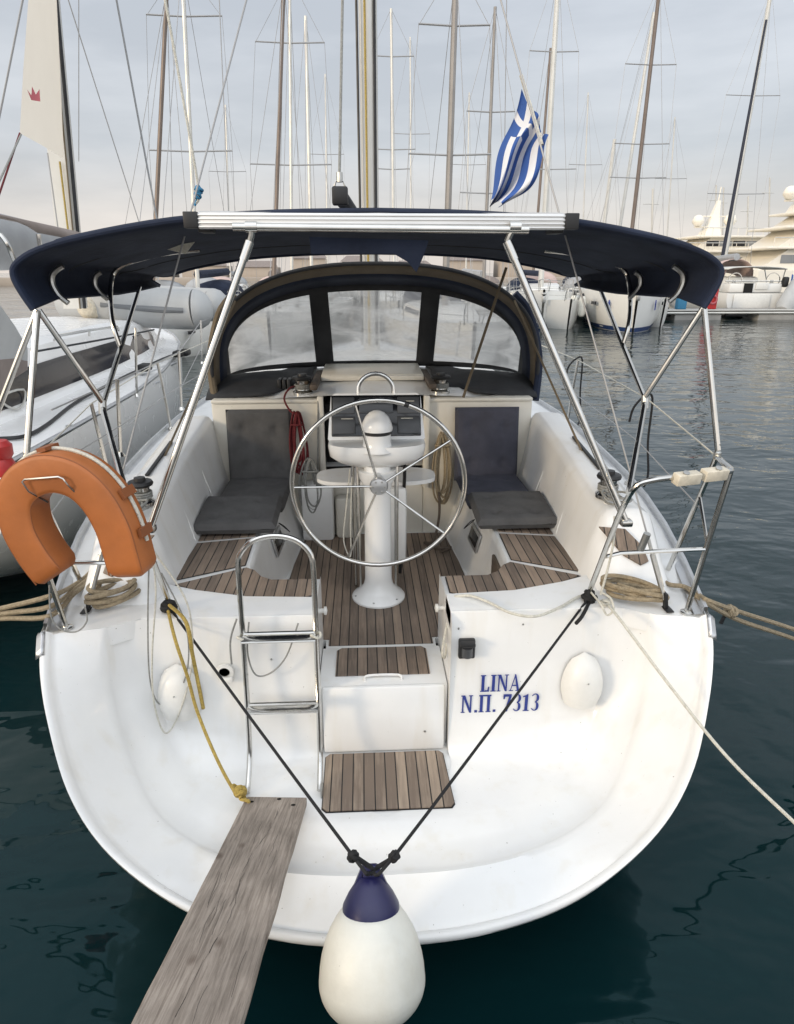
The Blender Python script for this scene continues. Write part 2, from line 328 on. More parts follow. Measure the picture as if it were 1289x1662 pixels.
def obj(name, mb, material, parent=None, angle=35, local=False, thick=0.0, weld=True):
    me = bpy.data.meshes.new(name)
    vs = mb.v
    if parent is not None:
        if not local:
            b = Vector(parent.get('_b', (0, 0, 0))); vs = [v - b for v in vs]
        loc = None
    else:
        if local: loc = Vector((0, 0, 0))
        else:
            xs = [v.x for v in vs]; ys = [v.y for v in vs]; zs = [v.z for v in vs]
            loc = Vector(((min(xs) + max(xs)) / 2, (min(ys) + max(ys)) / 2, min(zs))); vs = [v - loc for v in vs]
    bm = bmesh.new(); bv = [bm.verts.new(v) for v in vs]
    for f in mb.f:
        try: bm.faces.new([bv[i] for i in f])
        except Exception: pass
    if weld: bmesh.ops.remove_doubles(bm, verts=bm.verts, dist=1e-5)
    bmesh.ops.recalc_face_normals(bm, faces=bm.faces)
    for f in bm.faces: f.smooth = True
    bm.to_mesh(me); bm.free()
    try: me.set_sharp_from_angle(angle=R(angle))
    except Exception: pass
    ms = material if isinstance(material, (list, tuple)) else [material]
    for m in ms: me.materials.append(MATS[m])
    o = bpy.data.objects.new(name, me); COL.objects.link(o)
    if parent is not None:
        o.parent = parent; o['_b'] = tuple(parent.get('_b', (0, 0, 0)))
    elif loc is not None: o.location = loc; o['_b'] = tuple(loc)
    if thick:
        md = o.modifiers.new('Solidify', 'SOLIDIFY'); md.thickness = thick; md.offset = 0
    return o

def tag(o, label=None, cat_=None, group=None, kind=None):
    if label: o['label'] = label
    if cat_: o['category'] = cat_
    if group: o['group'] = group
    if kind: o['kind'] = kind
    return o
def thing(name, label, cat_, loc=(0, 0, 0), rotz=0, group=None):
    o = bpy.data.objects.new(name, None); COL.objects.link(o); o.location = loc; o.rotation_euler = (0, 0, rotz)
    o['_b'] = tuple(loc); o.empty_display_size = .2
    return tag(o, label, cat_, group)
V = Vector

# ================================================================== SETTING
wm = MB(); wm.add([(-900, -60, 0), (900, -60, 0), (900, 1500, 0), (-900, 1500, 0)], [[0, 1, 2, 3]])
tag(obj('water', wm, 'water', local=True), kind='structure')
qm = MB(); qm.box((0, -12.15, .2), (60, 24.6, 1.64), .03)
tag(obj('quay', qm, 'concrete'), 'pale concrete quay edge the stern of the boat is tied to', kind='structure')

# ================================================================== OWN YACHT
Y0 = (0.0, 2.6, 0.0)
yt = thing('sailing_yacht', 'white sailing yacht seen from its open stern with navy bimini and blue name', 'sailing yacht', Y0)
def P(name, mb, m, par=yt, **k): return obj(name, mb, m, par, **k)

def gun(y):     # half beam at deck edge
    T = [(2.3, 1.39), (2.5, 1.46), (3.0, 1.60), (3.6, 1.74), (4.3, 1.86), (5.5, 1.93), (6.5, 1.94), (8, 1.82), (9.5, 1.55), (11, 1.05), (12.2, .45), (12.9, .05)]
    if y <= T[0][0]: return T[0][1]
    for (a, b), (c, d) in zip(T, T[1:]):
        if y <= c: return b + (d - b) * (y - a) / (c - a)
    return T[-1][1]
def dz(y): return 1.18 + max(0, y - 2.5) * .022
rimC = [(1.475, 2.52, 1.185), (1.445, 2.40, 1.07), (1.385, 2.27, .92), (1.27, 2.10, .72), (1.11, 1.97, .56), (.88, 1.86, .43), (.63, 1.79, .335), (.32, 1.745, .285), (0, 1.73, .27)]
creC = [(1.22, 2.60, 1.17), (1.238, 2.56, .99), (1.2215, 2.52, .8125), (1.138, 2.396, .604), (1.00, 2.2365, .466), (.777, 2.08, .430), (.52, 1.99, .41), (.26, 1.965, .385), (0, 1.96, .38)]
scoC = [(1.10, 2.668, 1.168), (1.09, 2.655, 1.0), (1.08, 2.645, .84), (1.03, 2.625, .60), (.90, 2.48, .435), (.76, 2.30, .424), (.52, 2.235, .421), (.26, 2.215, .42), (0, 2.21, .42)]
def half(c, n=6): return cat(c, n)
def full(c): 
    h = half(c); return [V(p) for p in h] + [V((-p.x, p.y, p.z)) for p in h[-2::-1]]
rim, cre, sco = full(rimC), full(creC), full(scoC)
nU = len(rim); mid = nU // 2
rows = []
# rounded lip around the rim, then the outer band, the crease and the scoop
def lerp(a, b, t): return a + (b - a) * t
cen = V((0, 3.0, .9))
r_in = [lerp(a, b, .10) for a, b in zip(rim, cre)]
r_edge = [lerp(a, b, .02) for a, b in zip(rim, cre)]
hull0 = [a + V((a.x * .012, .035, -.012)) for a in rim]
lipup = V((0, -.006, .020))
rows = [hull0, [p + V((0, .008, -.006)) for p in rim], [p + lipup * .55 for p in r_edge], [lerp(a, b, .06) + lipup * .95 for a, b in zip(rim, cre)], [lerp(a, b, .11) + lipup for a, b in zip(rim, cre)], [lerp(a, b, .16) + lipup * .55 for a, b in zip(rim, cre)],
        [lerp(a, b, .19) + V((0, 0, -.003)) for a, b in zip(rim, cre)], [lerp(a, b, .26) for a, b in zip(rim, cre)], [lerp(a, b, .5) for a, b in zip(rim, cre)], [lerp(a, b, .88) for a, b in zip(rim, cre)],
        [lerp(a, b, .97) + V((0, 0, .004)) for a, b in zip(rim, cre)], [lerp(a, b, .03) + V((0, .010, -.010)) for a, b in zip(cre, sco)], [lerp(a, b, .09) + V((0, .024, -.026)) for a, b in zip(cre, sco)],
        [lerp(a, b, .5) + V((0, .03, -.016)) for a, b in zip(cre, sco)], [lerp(a, b, .9) for a, b in zip(cre, sco)], sco]
tm = MB(); tm.grid(rows)
# scoop floor and back wall (each side of the walk-through)
WX = .315
Sh = half(scoC)
CC = half([(WX, 2.668, 1.166), (WX, 2.645, 1.0), (WX, 2.638, .84), (WX, 2.628, .56), (WX, 2.605, .434), (WX, 2.50, .4195), (.24, 2.38, .4195), (.12, 2.28, .4195), (0, 2.21, .42)])
for sgn in (1, -1):
    rr = [[V((sgn * (WX + (1.12 - WX) * k / 10), 2.74, 1.1695)) for k in range(11)], [V((sgn * (WX + (1.10 - WX) * k / 10), 2.69, 1.1715)) for k in range(11)]]
    for i_, (S_, C_) in enumerate(zip(Sh, CC)):
        row = []
        for k in range(11):
            t = k / 10; p = lerp(C_, S_, t)
            if i_ < 19: p.y = C_.y + (S_.y - C_.y) * t * t
            row.append(V((sgn * p.x, p.y, p.z)))
        rr.append(row)
    tm.grid(rr)
tm.add([V((-.33, 2.2, .4165)), V((.33, 2.2, .4165)), V((.33, 2.68, .4165)), V((-.33, 2.68, .4165))], [[0, 1, 2, 3]])
P('transom', tm, 'gelcoat', angle=55)

# hull outside
hm = MB(); st = [hull0]
for y in (3.0, 4.2, 5.6, 7.2, 9, 10.5, 11.8, 12.9):
    b = gun(y); zt = dz(y); D = [.02, -.12, -.25, -.3, -.25, -.1, .1, .8][[3.0, 4.2, 5.6, 7.2, 9, 10.5, 11.8, 12.9].index(y)]
    row = []
    for k in range(nU):
        a = math.pi * k / (nU - 1); cx = math.cos(a); sx = math.sin(a)
        x = b * math.copysign(abs(cx) ** .55, cx); z = zt - (zt - D) * sx ** .8
        row.append(V((x, y, z)))
    st.append(row)
hm.grid(st); P('hull', hm, 'gelcoat', angle=60)

# ---- stern quarter decks, side decks, coaming
PZT = 1.17
dm = MB()
quart = [(WX, 2.67), (1.10, 2.675), (1.22, 2.60), (1.475, 2.515), (1.60, 3.0), (1.42, 3.0), (1.07, 3.02), (.92, 2.95), (.66, 2.87), (WX, 2.845)]
dm.prism(quart, 1.08, PZT)
dm.mirror()
P('stern_deck', dm, 'gelcoat', angle=25)
cm = MB(); rows = []
ys = [2.80, 2.84, 2.90, 2.96, 3.02, 3.08, 3.11, 3.14, 3.3, 3.6, 4.0, 4.4, 4.76]
def ctop(y): return 1.5 + .17 * max(0, (y - 3.3) / 1.45)
for y in ys:
    h = max(0, min(1, (y - 2.80) / .31))
    xi = 1.06 + .03 * min(1, (y - 2.8) / 1.2)
    zt = ctop(y); g = gun(y); fo = .01
    sec = [(xi - .02, 1.13), (xi, 1.16), (xi + .03, 1.30), (xi + .07 + fo, zt - .05), (xi + .10 + fo, zt - .012), (xi + .14 + fo, zt), (xi + .28, zt - .008), (xi + .33, zt - .03), (xi + .355, zt - .08), (xi + .38, 1.24), (xi + .41, dz(y) + .012), (max(g - .02, xi + .42), dz(y) + .004)]
    rows.append([V((x, y, z if z < 1.17 else 1.165 + (z - 1.165) * h)) for x, z in sec])
cm.grid(rows); P('coaming', cm, 'gelcoat', angle=50); P('coaming', cm.flipped(), 'gelcoat', angle=50)
# foredeck / side deck ahead of the cockpit
fm = MB(); rows = []
for y in (4.74, 5.2, 5.8, 6.5, 7.5, 8.5, 9.5, 10.5, 11.5, 12.4, 12.9):
    g = gun(y); zt = dz(y)
    rows.append([V((g * k / 8, y, zt + .05 * (1 - (k / 8) ** 2))) for k in range(-8, 9)])
fm.grid(rows); P('foredeck', fm, 'nonskid')
# coachroof
rm = MB(); rows = []
for y, wd, zt in ((4.76, 1.17, 1.79), (5.0, 1.24, 1.82), (5.6, 1.24, 1.86), (6.4, 1.2, 1.87), (7.5, 1.08, 1.80), (8.6, .86, 1.62), (9.3, .6, 1.36)):
    bz = dz(y); sec = [(-wd - .07, bz), (-wd, bz + .05), (-wd + .05, zt - .12), (-wd + .13, zt - .04), (-wd * .6, zt), (0, zt + .03), (wd * .6, zt), (wd - .13, zt - .04), (wd - .05, zt - .12), (wd, bz + .05), (wd + .07, bz)]
    rows.append([V((x, y, z)) for x, z in sec])
rm.grid(rows); P('coachroof', rm, 'gelcoat', angle=50)
# bulkhead at the front of the cockpit
bm_ = MB()
zt = 1.76
def bulk(x0, x1, z0, z1, y=4.74, d=.06): bm_.box(((x0 + x1) / 2, y + d / 2, (z0 + z1) / 2), (x1 - x0, d, z1 - z0), .012)
bulk(-1.17, -.37, .70, zt); bulk(.37, 1.17, .70, zt); bulk(-.37, .37, .70, 1.12)
bm_.box((-.77, 4.79, zt + .012), (.80, .14, .03), .014); bm_.box((.77, 4.79, zt + .012), (.80, .14, .03), .014)
P('bulkhead', bm_, 'gelcoat_cream')
# companionway: dark opening, frame, sliding hatch
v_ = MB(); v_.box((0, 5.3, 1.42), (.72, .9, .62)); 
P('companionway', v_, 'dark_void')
cf = MB()
for s_ in (-1, 1):
    cf = MB(); cf.box((s_ * .385, 4.72, 1.46), (.045, .05, .70), .01); P('companionway_frame', cf, 'gelcoat_cream')
    cf = MB(); cf.box((s_ * .43, 5.1, 1.87), (.055, .75, .045), .012); P('hatch_rail', cf, 'wood_dark')
hs = MB(); hs.box((0, 5.44, 1.893), (.80, .58, .025), .01, Matrix.Rotation(R(1.0), 3, 'X')); hs.box((0, 5.13, 1.875), (.80, .035, .04), .01); P('sliding_hatch', hs, 'gelcoat_cream')

# ---- cockpit: seats and sole
sm = MB()
inner = [(WX, 3.12), (.58, 3.125), (.645, 3.17), (.69, 3.26), (.70, 3.40), (.705, 3.7), (.68, 4.2), (.65, 4.75)]
innerS = [V((x, y, 0)) for x, y in inner[:1]] + cat([V((x, y, 0)) for x, y in inner[1:]], 5)
def seat_poly(grow=0.0):
    return innerS
rows = []
low = []
for p in innerS:
    low.append(p)
r0 = [V((p.x - .0, p.y, .74)) for p in innerS]
def inn(p, d): return V((p.x + d * .6 if p.y > 3.2 else p.x, p.y - (d if p.y < 3.2 else 0), 0))
sideb = []
for p in innerS:
    dx = -.10 * min(1, max(0, (p.y - 3.3) / .8)); sideb.append(V((p.x + dx, p.y + (.02 if p.y < 3.2 else 0), .735)))
rows = [sideb, [V((p.x, p.y, 1.10)) for p in innerS], [V((inn(p, .006).x, inn(p, .006).y, 1.132)) for p in innerS], [V((inn(p, .022).x, inn(p, .022).y, 1.142)) for p in innerS]]
outer = []
for p in innerS:
    if p.y < 3.2: outer.append(V((max(WX, p.x), 2.83, 1.142)))
    else: outer.append(V((1.09, p.y, 1.142)))
sm.grid(rows)
poly = [V((inn(p, .022).x, inn(p, .022).y, 1.142)) for p in innerS] + [V((1.10, 4.76, 1.142)), V((1.10, 3.0, 1.142)), V((.92, 2.90, 1.142)), V((WX, 2.80, 1.142))]
sm.add(poly, [list(range(len(poly)))])
# walk-through cheek
sm.add([V((WX, 2.62, .40)), V((WX, 3.14, .40)), V((WX, 3.14, 1.142)), V((WX, 2.70, 1.165)), V((WX, 2.66, 1.165)), V((WX, 2.62, 1.13))], [[0, 1, 2, 3, 4, 5]])
sm.mirror(); P('cockpit_seat', sm, 'gelcoat', angle=40)

# hinge knobs on the walk-through cheeks
for s_ in (-1, 1):
    k = MB(); k.lathe([(.012, 0), (.012, .02), (.022, .022), (.022, .035), (.0, .04)], (s_ * WX, 2.98, 1.02), 12, (-s_, 0, 0)); P('gate_knob', k, 'white_plastic')

TZ = 1.143
def teakpanel(poly, z, m='teak', name='teak_panel', h=.006):
    t = MB(); t.prism(poly, z, z + h); return P(name, t, m, angle=20)
A = [(.345, 3.085), (.565, 3.088), (.625, 3.13), (.672, 3.21), (.72, 3.245), (1.045, 3.06), (.93, 2.985), (.68, 2.895), (.42, 2.865), (.345, 2.91)]
B = [(.735, 3.285), (.745, 3.66), (1.065, 3.60), (1.075, 3.16), (1.06, 3.12)]
C3 = [(.748, 3.70), (.72, 4.2), (.70, 4.70), (1.06, 4.70), (1.07, 4.2), (1.068, 3.64)]
for s_ in (1, -1):
    for pl in (A, B, C3):
        q = [(s_ * x, y) for x, y in pl]
        if s_ < 0: q = q[::-1]
        teakpanel(q, TZ + .002)
# thin black margins under the teak
for pl in (A, B):
    mg = MB(); c = V((sum(p[0] for p in pl) / len(pl), sum(p[1] for p in pl) / len(pl)))
    mg.prism([(c.x + (x - c.x) * 1.022, c.y + (y - c.y) * 1.022) for x, y in pl], TZ + .0002, TZ + .0035); P('caulk_margin', mg, 'black'); P('caulk_margin', mg.flipped(), 'black')
# sole
fl = MB(); fl.prism([(-.30, 2.98), (.30, 2.98), (.30, 3.16), (.62, 3.16), (.62, 4.8), (-.62, 4.8), (-.62, 3.16), (-.30, 3.16)], .70, .735); P('cockpit_floor', fl, 'gelcoat')
teakpanel([(-.285, 3.10), (.285, 3.10), (.285, 3.165), (.575, 3.19), (.60, 3.5), (.575, 4.15), (.53, 4.70), (-.53, 4.70), (-.575, 4.15), (-.60, 3.5), (-.575, 3.19), (-.285, 3.165)], .7362, 'teak', 'teak_floor')
# step box with teak top and white front lid
sb = MB(); sb.box((0, 2.85, .585), (.626, .36, .37), .01); P('step_box', sb, 'gelcoat')
teakpanel([(-.235, 2.76), (.235, 2.76), (.235, 2.985), (.21, 3.01), (-.21, 3.01), (-.235, 2.985)], .772, 'teak', 'step_teak', .006)
ld = MB(); ld.box((0, 2.653, .600), (.595, .03, .352), .012, Matrix.Rotation(R(-6), 3, 'X'))
lid = P('locker_lid', ld, 'gelcoat')
lh = MB(); lh.lathe([(.006, 0), (.006, .004), (0, .005)], (.20, 2.632, .53), 8, (0, -1, .1)); P('lid_screw', lh, 'steel_dull', lid)
fg = MB(); fg.tube([(-.09, 2.715, .775), (-.075, 2.74, .786), (.075, 2.74, .786), (.09, 2.715, .775)], .006, 6, 4); P('step_rim', fg, 'gelcoat')
# swim platform teak
pp = [(-.285, 2.27), (-.265, 2.25), (.285, 2.25), (.30, 2.27), (.285, 2.59), (.265, 2.61), (-.265, 2.61), (-.285, 2.59)]
mg = MB(); mg.prism([(x * 1.015, 2.43 + (y - 2.43) * 1.03) for x, y in pp], .4203, .423); P('caulk_margin', mg, 'black')
teakpanel(pp, .423, 'teak_pale', 'platform_teak')
# quarter deck teak step
for s_ in (1, -1):
    q = [PZ(966, 851, 1.19), PZ(1016, 856, 1.19), PZ(1046, 886, 1.19), PZ(1056, 913, 1.19), PZ(1049, 924, 1.19), PZ(1018, 908, 1.19)]
    q = []
    for (px, py) in ((972, 856), (1014, 860), (1042, 888), (1052, 912), (1040, 918), (1012, 902)):
        rr_ = ray(px, py); kk = 1.08; t_ = (1.170 + kk * (CAM.y - 2.80) - CAM.z) / (rr_.z - kk * rr_.y); p = CAM + rr_ * t_; q.append(V((s_ * p.x, p.y, p.z)))
    t = MB(); t.slab(q, (0, -.006, .008)); P('deck_teak', t, 'teak')

# ---- toe rail + corner plates
for s_ in (1, -1):
    t = MB(); pts = [V((s_ * (gun(y) - .015), y, dz(y) + .02)) for y in [2.56 + .5 * i for i in range(21)]]
    for dx, zz in ((0, 0), ):
        rows = []
        for p in pts: rows.append([p + V((s_ * .015, 0, -.03)), p + V((s_ * .012, 0, .02)), p + V((-s_ * .004, 0, .02)), p + V((-s_ * .008, 0, -.014)), p + V((-s_ * .045, 0, -.018))])
        t.grid(rows)
    P('toe_rail', t, 'aluminium')
    c = MB(); rows = []
    for i_ in range(0, 5):
        a, b, h0 = rim[i_], cre[i_], hull0[i_]; o_ = V((.006, -.006, .004))
        rows.append([V((s_ * p.x, p.y, p.z)) for p in (h0 + V((.012, .01, 0)), a + V((.012, -.004, 0)), lerp(a, b, .06) + lipup + o_ * .7, lerp(a, b, .12) + lipup + o_ * .8)])
    c.grid(rows); P('corner_plate', c, 'aluminium', thick=.003)
    # genoa track slots on the coaming
    g = MB(); g.box((s_ * 1.33, 3.95, ctop(3.95) + .003), (.022, .55, .012), .003, Matrix.Rotation(R(6.7), 3, 'X')); P('sheet_track', g, 'black')
    for yy in (3.62, 4.2): g2 = MB(); g2.tube([(s_ * 1.078, yy, 1.16), (s_ * 1.113, yy, 1.30), (s_ * (1.155 + .04 * (yy - 3.3)), yy, ctop(yy) - .05)], .004, 6, 4); P('moulding_seam', g2, 'gelcoat')

# ---- portholes in the cockpit side
for s_ in (1, -1):
    pt = MB(); pt.box((s_ * .652, 4.02, .98), (.012, .26, .13), .01, Matrix.Rotation(R(14 * s_), 3, 'Y') @ Matrix.Rotation(R(3 * s_), 3, 'Z'))
    pf = P('porthole', pt, 'aluminium')
    pg = MB(); pg.box((s_ * .6495, 4.02, .98), (.012, .21, .085), .008, Matrix.Rotation(R(14 * s_), 3, 'Y') @ Matrix.Rotation(R(3 * s_), 3, 'Z')); P('porthole_glass', pg, 'black_gloss', pf)
# locker recess right
rc = MB(); rc.box((.69, 3.45, .96), (.02, .22, .20), .008); P('locker_recess', rc, 'wood_dark')


# ---- steering pedestal
ped = P('steering_pedestal', MB().lathe([(.165, .742), (.165, .752), (.155, .765), (.12, .79), (.092, .825), (.083, .87), (.080, 1.2), (.078, 1.60)], (.0, 3.66, 0), 32), 'gelcoat')
bolts = MB()
for k in range(6):
    a = k * math.pi / 3 + .3; bolts.lathe([(.008, 0), (.008, .006), (0, .008)], (.145 * math.cos(a), 3.66 + .145 * math.sin(a), .765), 8)
P('base_bolt', bolts, 'steel_dull', ped)
dome = MB(); dome.lathe([(.105, 1.695), (.085, 1.72), (.078, 1.75), (.080, 1.79), (.080, 1.795)], (0, 3.62, 0), 28); dome.lathe([(.088, 1.812), (.090, 1.825), (.084, 1.85), (.066, 1.888), (.042, 1.912), (.02, 1.922), (0, 1.924)], (0, 3.62, 0), 28)
P('compass', dome, 'gelcoat', ped)
P('compass_ring', MB().lathe([(.078, 1.79), (.083, 1.793), (.083, 1.812), (.078, 1.814)], (0, 3.62, 0), 28), 'black', ped)
# neck under the pod
P('pedestal_neck', MB().lathe([(.083, 1.46), (.09, 1.49), (.105, 1.52), (.112, 1.57)], (0, 3.66, 0), 28), 'gelcoat', ped)
# instrument pod: white housing, tilted face
pod_rot = Matrix.Rotation(R(28), 3, 'X')
pc = V((0, 3.80, 1.84))
def podbox(x, z, wx, wz, d, yo, bev=.006):
    b = MB(); b.box(pc + pod_rot @ V((x, yo, z)), (wx, d, wz), bev, Matrix.Rotation(R(-28), 3, 'X') if False else pod_rot); return b
pod_rot = Matrix.Rotation(R(-24), 3, 'X')
h = MB(); outline = [(-.265, .13), (-.245, .15), (.245, .15), (.265, .13), (.285, -.12), (.26, -.15), (.10, -.17), (0, -.175), (-.10, -.17), (-.26, -.15), (-.285, -.12)]
h.slab([pc + pod_rot @ V((x, 0, z)) for x, z in outline], pod_rot @ V((0, .11, 0)))
hp = P('instrument_pod', h, 'gelcoat', ped, angle=25)
bw = MB(); rows = []
for zz, sc2, dy in ((1.565, .30, .03), (1.585, .55, .02), (1.615, .82, .01), (1.65, .97, 0), (1.705, 1.0, 0), (1.725, .985, 0)): rows.append([V((.283 * sc2 * math.copysign(abs(math.cos(a)) ** .75, math.cos(a)), 3.70 + dy + .155 * sc2 * math.copysign(abs(math.sin(a)) ** .85, math.sin(a)), zz)) for a in [2 * math.pi * k / 40 for k in range(40)]])
bw.grid(rows, closed=True); bw.add(rows[-1], [list(range(40))]); P('pod_base', bw, 'gelcoat', ped, angle=50)
b = podbox(0, .015, .525, .245, .012, -.004); bp_ = P('instrument_panel', b, 'black_gloss', ped)
for x, z, wx, wz in ((-.19, .075, .13, .10), (.19, .075, .13, .10), (-.190, -.042, .135, .105), (.190, -.042, .135, .105)):
    P('instrument_display', podbox(x, z, wx, wz, .016, -.008), 'screen_grey', ped)
P('instrument_display', podbox(0, .075, .20, .095, .016, -.008), 'screen', ped)
for x, z, wx in ((.20, .097, .05), (-.17, -.005, .07), (.18, -.005, .07)):
    P('display_caption', podbox(x, z, wx, .005, .003, -.0185, .0005), 'rope_white', ped)
# dome guard arch
gp = [(-.105, 3.86, 1.90), (-.105, 3.87, 1.98)] + [(-.105 * math.cos(a), 3.875, 1.99 + .10 * math.sin(a)) for a in [math.pi * k / 12 for k in range(1, 12)]] + [(.105, 3.87, 1.98), (.105, 3.86, 1.90)]
P('grab_arch', MB().tube(gp, .0125, 10), 'stainless', ped)
# guard tubes
for x in (-.115, .115):
    P('guard_tube', MB().tube([(x, 3.72, .75), (x, 3.72, 1.60), (x * .9, 3.74, 1.66)], .0125, 10), 'stainless', ped)
P('guard_tube', MB().tube([(-.145, 3.80, .75), (-.145, 3.80, 1.58)], .010, 10), 'stainless', ped)
# cable
P('cable', MB().tube([(.17, 3.88, 1.62), (.175, 3.9, 1.45), (.165, 3.95, 1.2), (.16, 3.96, .95), (.15, 3.95, .76)], .011, 8, 5), 'black', ped)
# cockpit table behind the pedestal
tb = MB(); pl = []
for k in range(40):
    a = 2 * math.pi * k / 40; c, s_ = math.cos(a), math.sin(a)
    pl.append((.385 * math.copysign(abs(c) ** .55, c), 4.08 + .17 * math.copysign(abs(s_) ** .7, s_)))
tb.prism(pl, 1.385, 1.41); tbo = P('cockpit_table', tb, 'gelcoat', yt, angle=25)
tb = MB(); tb.box((.10, 3.93, 1.12), (.18, .10, .52), .03); P('table_body', tb, 'gelcoat', tbo)
tb = MB(); tb.box((-.43, 4.66, .96), (.24, .16, .45), .03); P('gas_locker', tb, 'gelcoat')
tb = MB(); tb.box((-.22, 4.68, .90), (.16, .12, .33), .03); P('step_bracket', tb, 'gelcoat_cream')

# ---- steering wheel
wc = PY(615, 789, 3.42); WR = .475
wh = MB(); wh.tube([wc + V((WR * math.cos(a), 0, WR * math.sin(a))) for a in [2 * math.pi * k / 72 for k in range(72)]], .0135, 12, closed=True)
who = P('steering_wheel', wh, 'stainless')
hb = MB(); hb.lathe([(.050, 0), (.052, .012), (.045, .03), (.02, .034), (0, .035)], wc + V((0, .01, 0)), 24, (0, -1, 0)); hb.lathe([(.03, 0), (.03, .22)], wc + V((0, .005, 0)), 16, (0, 1, 0))
P('wheel_hub', hb, 'aluminium', who)
sc = MB()
for k in range(6):
    a = k * math.pi / 3; sc.lathe([(.006, 0), (.006, .004), (0, .005)], wc + V((.033 * math.cos(a), -.020, .033 * math.sin(a))), 8, (0, -1, 0))
P('hub_bolt', sc, 'steel_dull', who)
for ang in (105, 33, 180, 247, 322):
    a = R(ang); d = V((math.cos(a), 0, math.sin(a)))
    P('spoke', MB().tube([wc + d * .045 + V((0, .0, 0)), wc + d * (WR - .005)], .0068, 8), 'stainless', who)
P('king_spoke_wrap', MB().tube([wc + V((WR * math.cos(R(q)), 0, WR * math.sin(R(q)))) for q in (70, 71.5, 73)], .0165, 10), 'black', who)

# ---- winches
def winch(x, y, z, sc_=1.0, rope=None):
    o = P('winch', MB().lathe([(.062 * sc_, z), (.064 * sc_, z + .02), (.045 * sc_, z + .035), (.040 * sc_, z + .07), (.046 * sc_, z + .10), (.058 * sc_, z + .108)], (x, y, 0), 20), 'stainless')
    P('winch_top', MB().lathe([(.062 * sc_, z + .108), (.066 * sc_, z + .118), (.060 * sc_, z + .13), (.03 * sc_, z + .135), (.028 * sc_, z + .15), (0, z + .152)], (x, y, 0), 20), 'black', o)
    t = MB()
    for q in range(3): t.tube([(x + .05 * sc_ * math.cos(a), y + .05 * sc_ * math.sin(a), z + .045 + .012 * q) for a in [2 * math.pi * k / 16 for k in range(16)]], .006, 6, closed=True)
    P('rope_turn', t, 'rope_grey', o)
    return o
winch(1.24, 3.30, 1.50, 1.0); winch(-1.24, 3.30, 1.50, 1.0)
winch(.50, 4.86, 1.80, 1.15); winch(-.52, 4.86, 1.80, 1.15)
cl = MB()
for i in range(3): cl.box((-.70 + i * .035, 5.0, 1.86), (.028, .12, .07), .008)
P('rope_clutch', cl, 'black')

# ---- boarding ladder
lx0, lx1 = -.628, -.303
tp = []
for X_ in (lx0, lx1): pass
path = [(2.36, .44), (2.40, .46), (2.47, .53), (2.505, .62), (2.54, .82), (2.575, 1.15), (2.60, 1.42)]
Ltop = cat([V((lx0, 2.60, 1.42)), V((lx0 + .01, 2.61, 1.50)), V((lx0 + .07, 2.615, 1.565)), V(((lx0 + lx1) / 2, 2.62, 1.585)), V((lx1 - .07, 2.615, 1.565)), V((lx1 - .01, 2.61, 1.50)), V((lx1, 2.60, 1.42))], 5)
pts = cat([V((lx0, y, z)) for y, z in path], 4)[:-1] + Ltop + cat([V((lx1, y, z)) for y, z in path], 4)[::-1][1:]
la = P('boarding_ladder', MB().tube(pts, .0125, 10), 'stainless')
for z, y in ((1.125, 2.56), (.775, 2.525)):
    b = MB(); b.box(((lx0 + lx1) / 2, y - .01, z), (lx1 - lx0, .055, .012), .004, Matrix.Rotation(R(15), 3, 'X')); b.tube([(lx0, y + .012, z + .012), (lx1, y + .012, z + .012)], .009, 8); b.tube([(lx0, y - .034, z - .004), (lx1, y - .034, z - .004)], .006, 8)
    P('rung', b, 'stainless', la)
for x in (lx0 - .012, lx1 + .012):
    b = MB(); b.box((x, 2.355, .445), (.012, .05, .05), .004); P('ladder_hinge', b, 'steel_dull', la)
for z in (1.128,):
    for x in (lx0, lx1):
        t = MB(); t.tube([(x + .022 * math.cos(a), 2.56 + .02 * math.sin(a), z + .006 * math.sin(2 * a)) for a in [2 * math.pi * k / 12 for k in range(12)]], .006, 6, closed=True); P('lashing', t, 'rope_white', la)

# ---- transom fittings
def vent(s_):
    c = V((s_ * .955, 2.632, .81)); m = MB(); rows = []
    for i in range(9):
        t = i / 8; z = -.125 + .27 * t; wd = .100 * math.sqrt(max(0, 1 - (max(0, t - .28) / .72) ** 2.1)) * (.80 + .2 * min(1, t / .28)); dep = .095 * math.sqrt(max(0, 1 - (abs(t - .40) / .62) ** 2)) if t < 1 else 0
        rows.append([c + V((wd * math.cos(a), -dep * math.sin(a) ** .8 if 0 < a < math.pi else 0, z)) for a in [math.pi * k / 12 for k in range(13)]])
    m.grid(rows); m.add(rows[0], [list(range(13))]); o = P('vent_cover', m, 'white_plastic', angle=60)
    P('vent_screw', MB().lathe([(.004, 0), (.004, .003), (0, .004)], c + V((0, -.093, .03)), 8, (0, -1, 0)), 'steel_dull', o)
vent(1); vent(-1)
# stern light
slp = PY(757, 1050, 2.63)
b = MB(); b.box(slp + V((0, -.012, 0)), (.078, .03, .10), .008); slo = P('stern_light', b, 'black')
b = MB(); b.lathe([(.026, -.024), (.026, .024)], slp + V((0, -.028, -.008)), 16); P('light_lens', b, 'screen_grey', slo)
b = MB(); b.box(slp + V((0, -.03, .036)), (.070, .05, .022), .006); P('light_cap', b, 'black', slo)
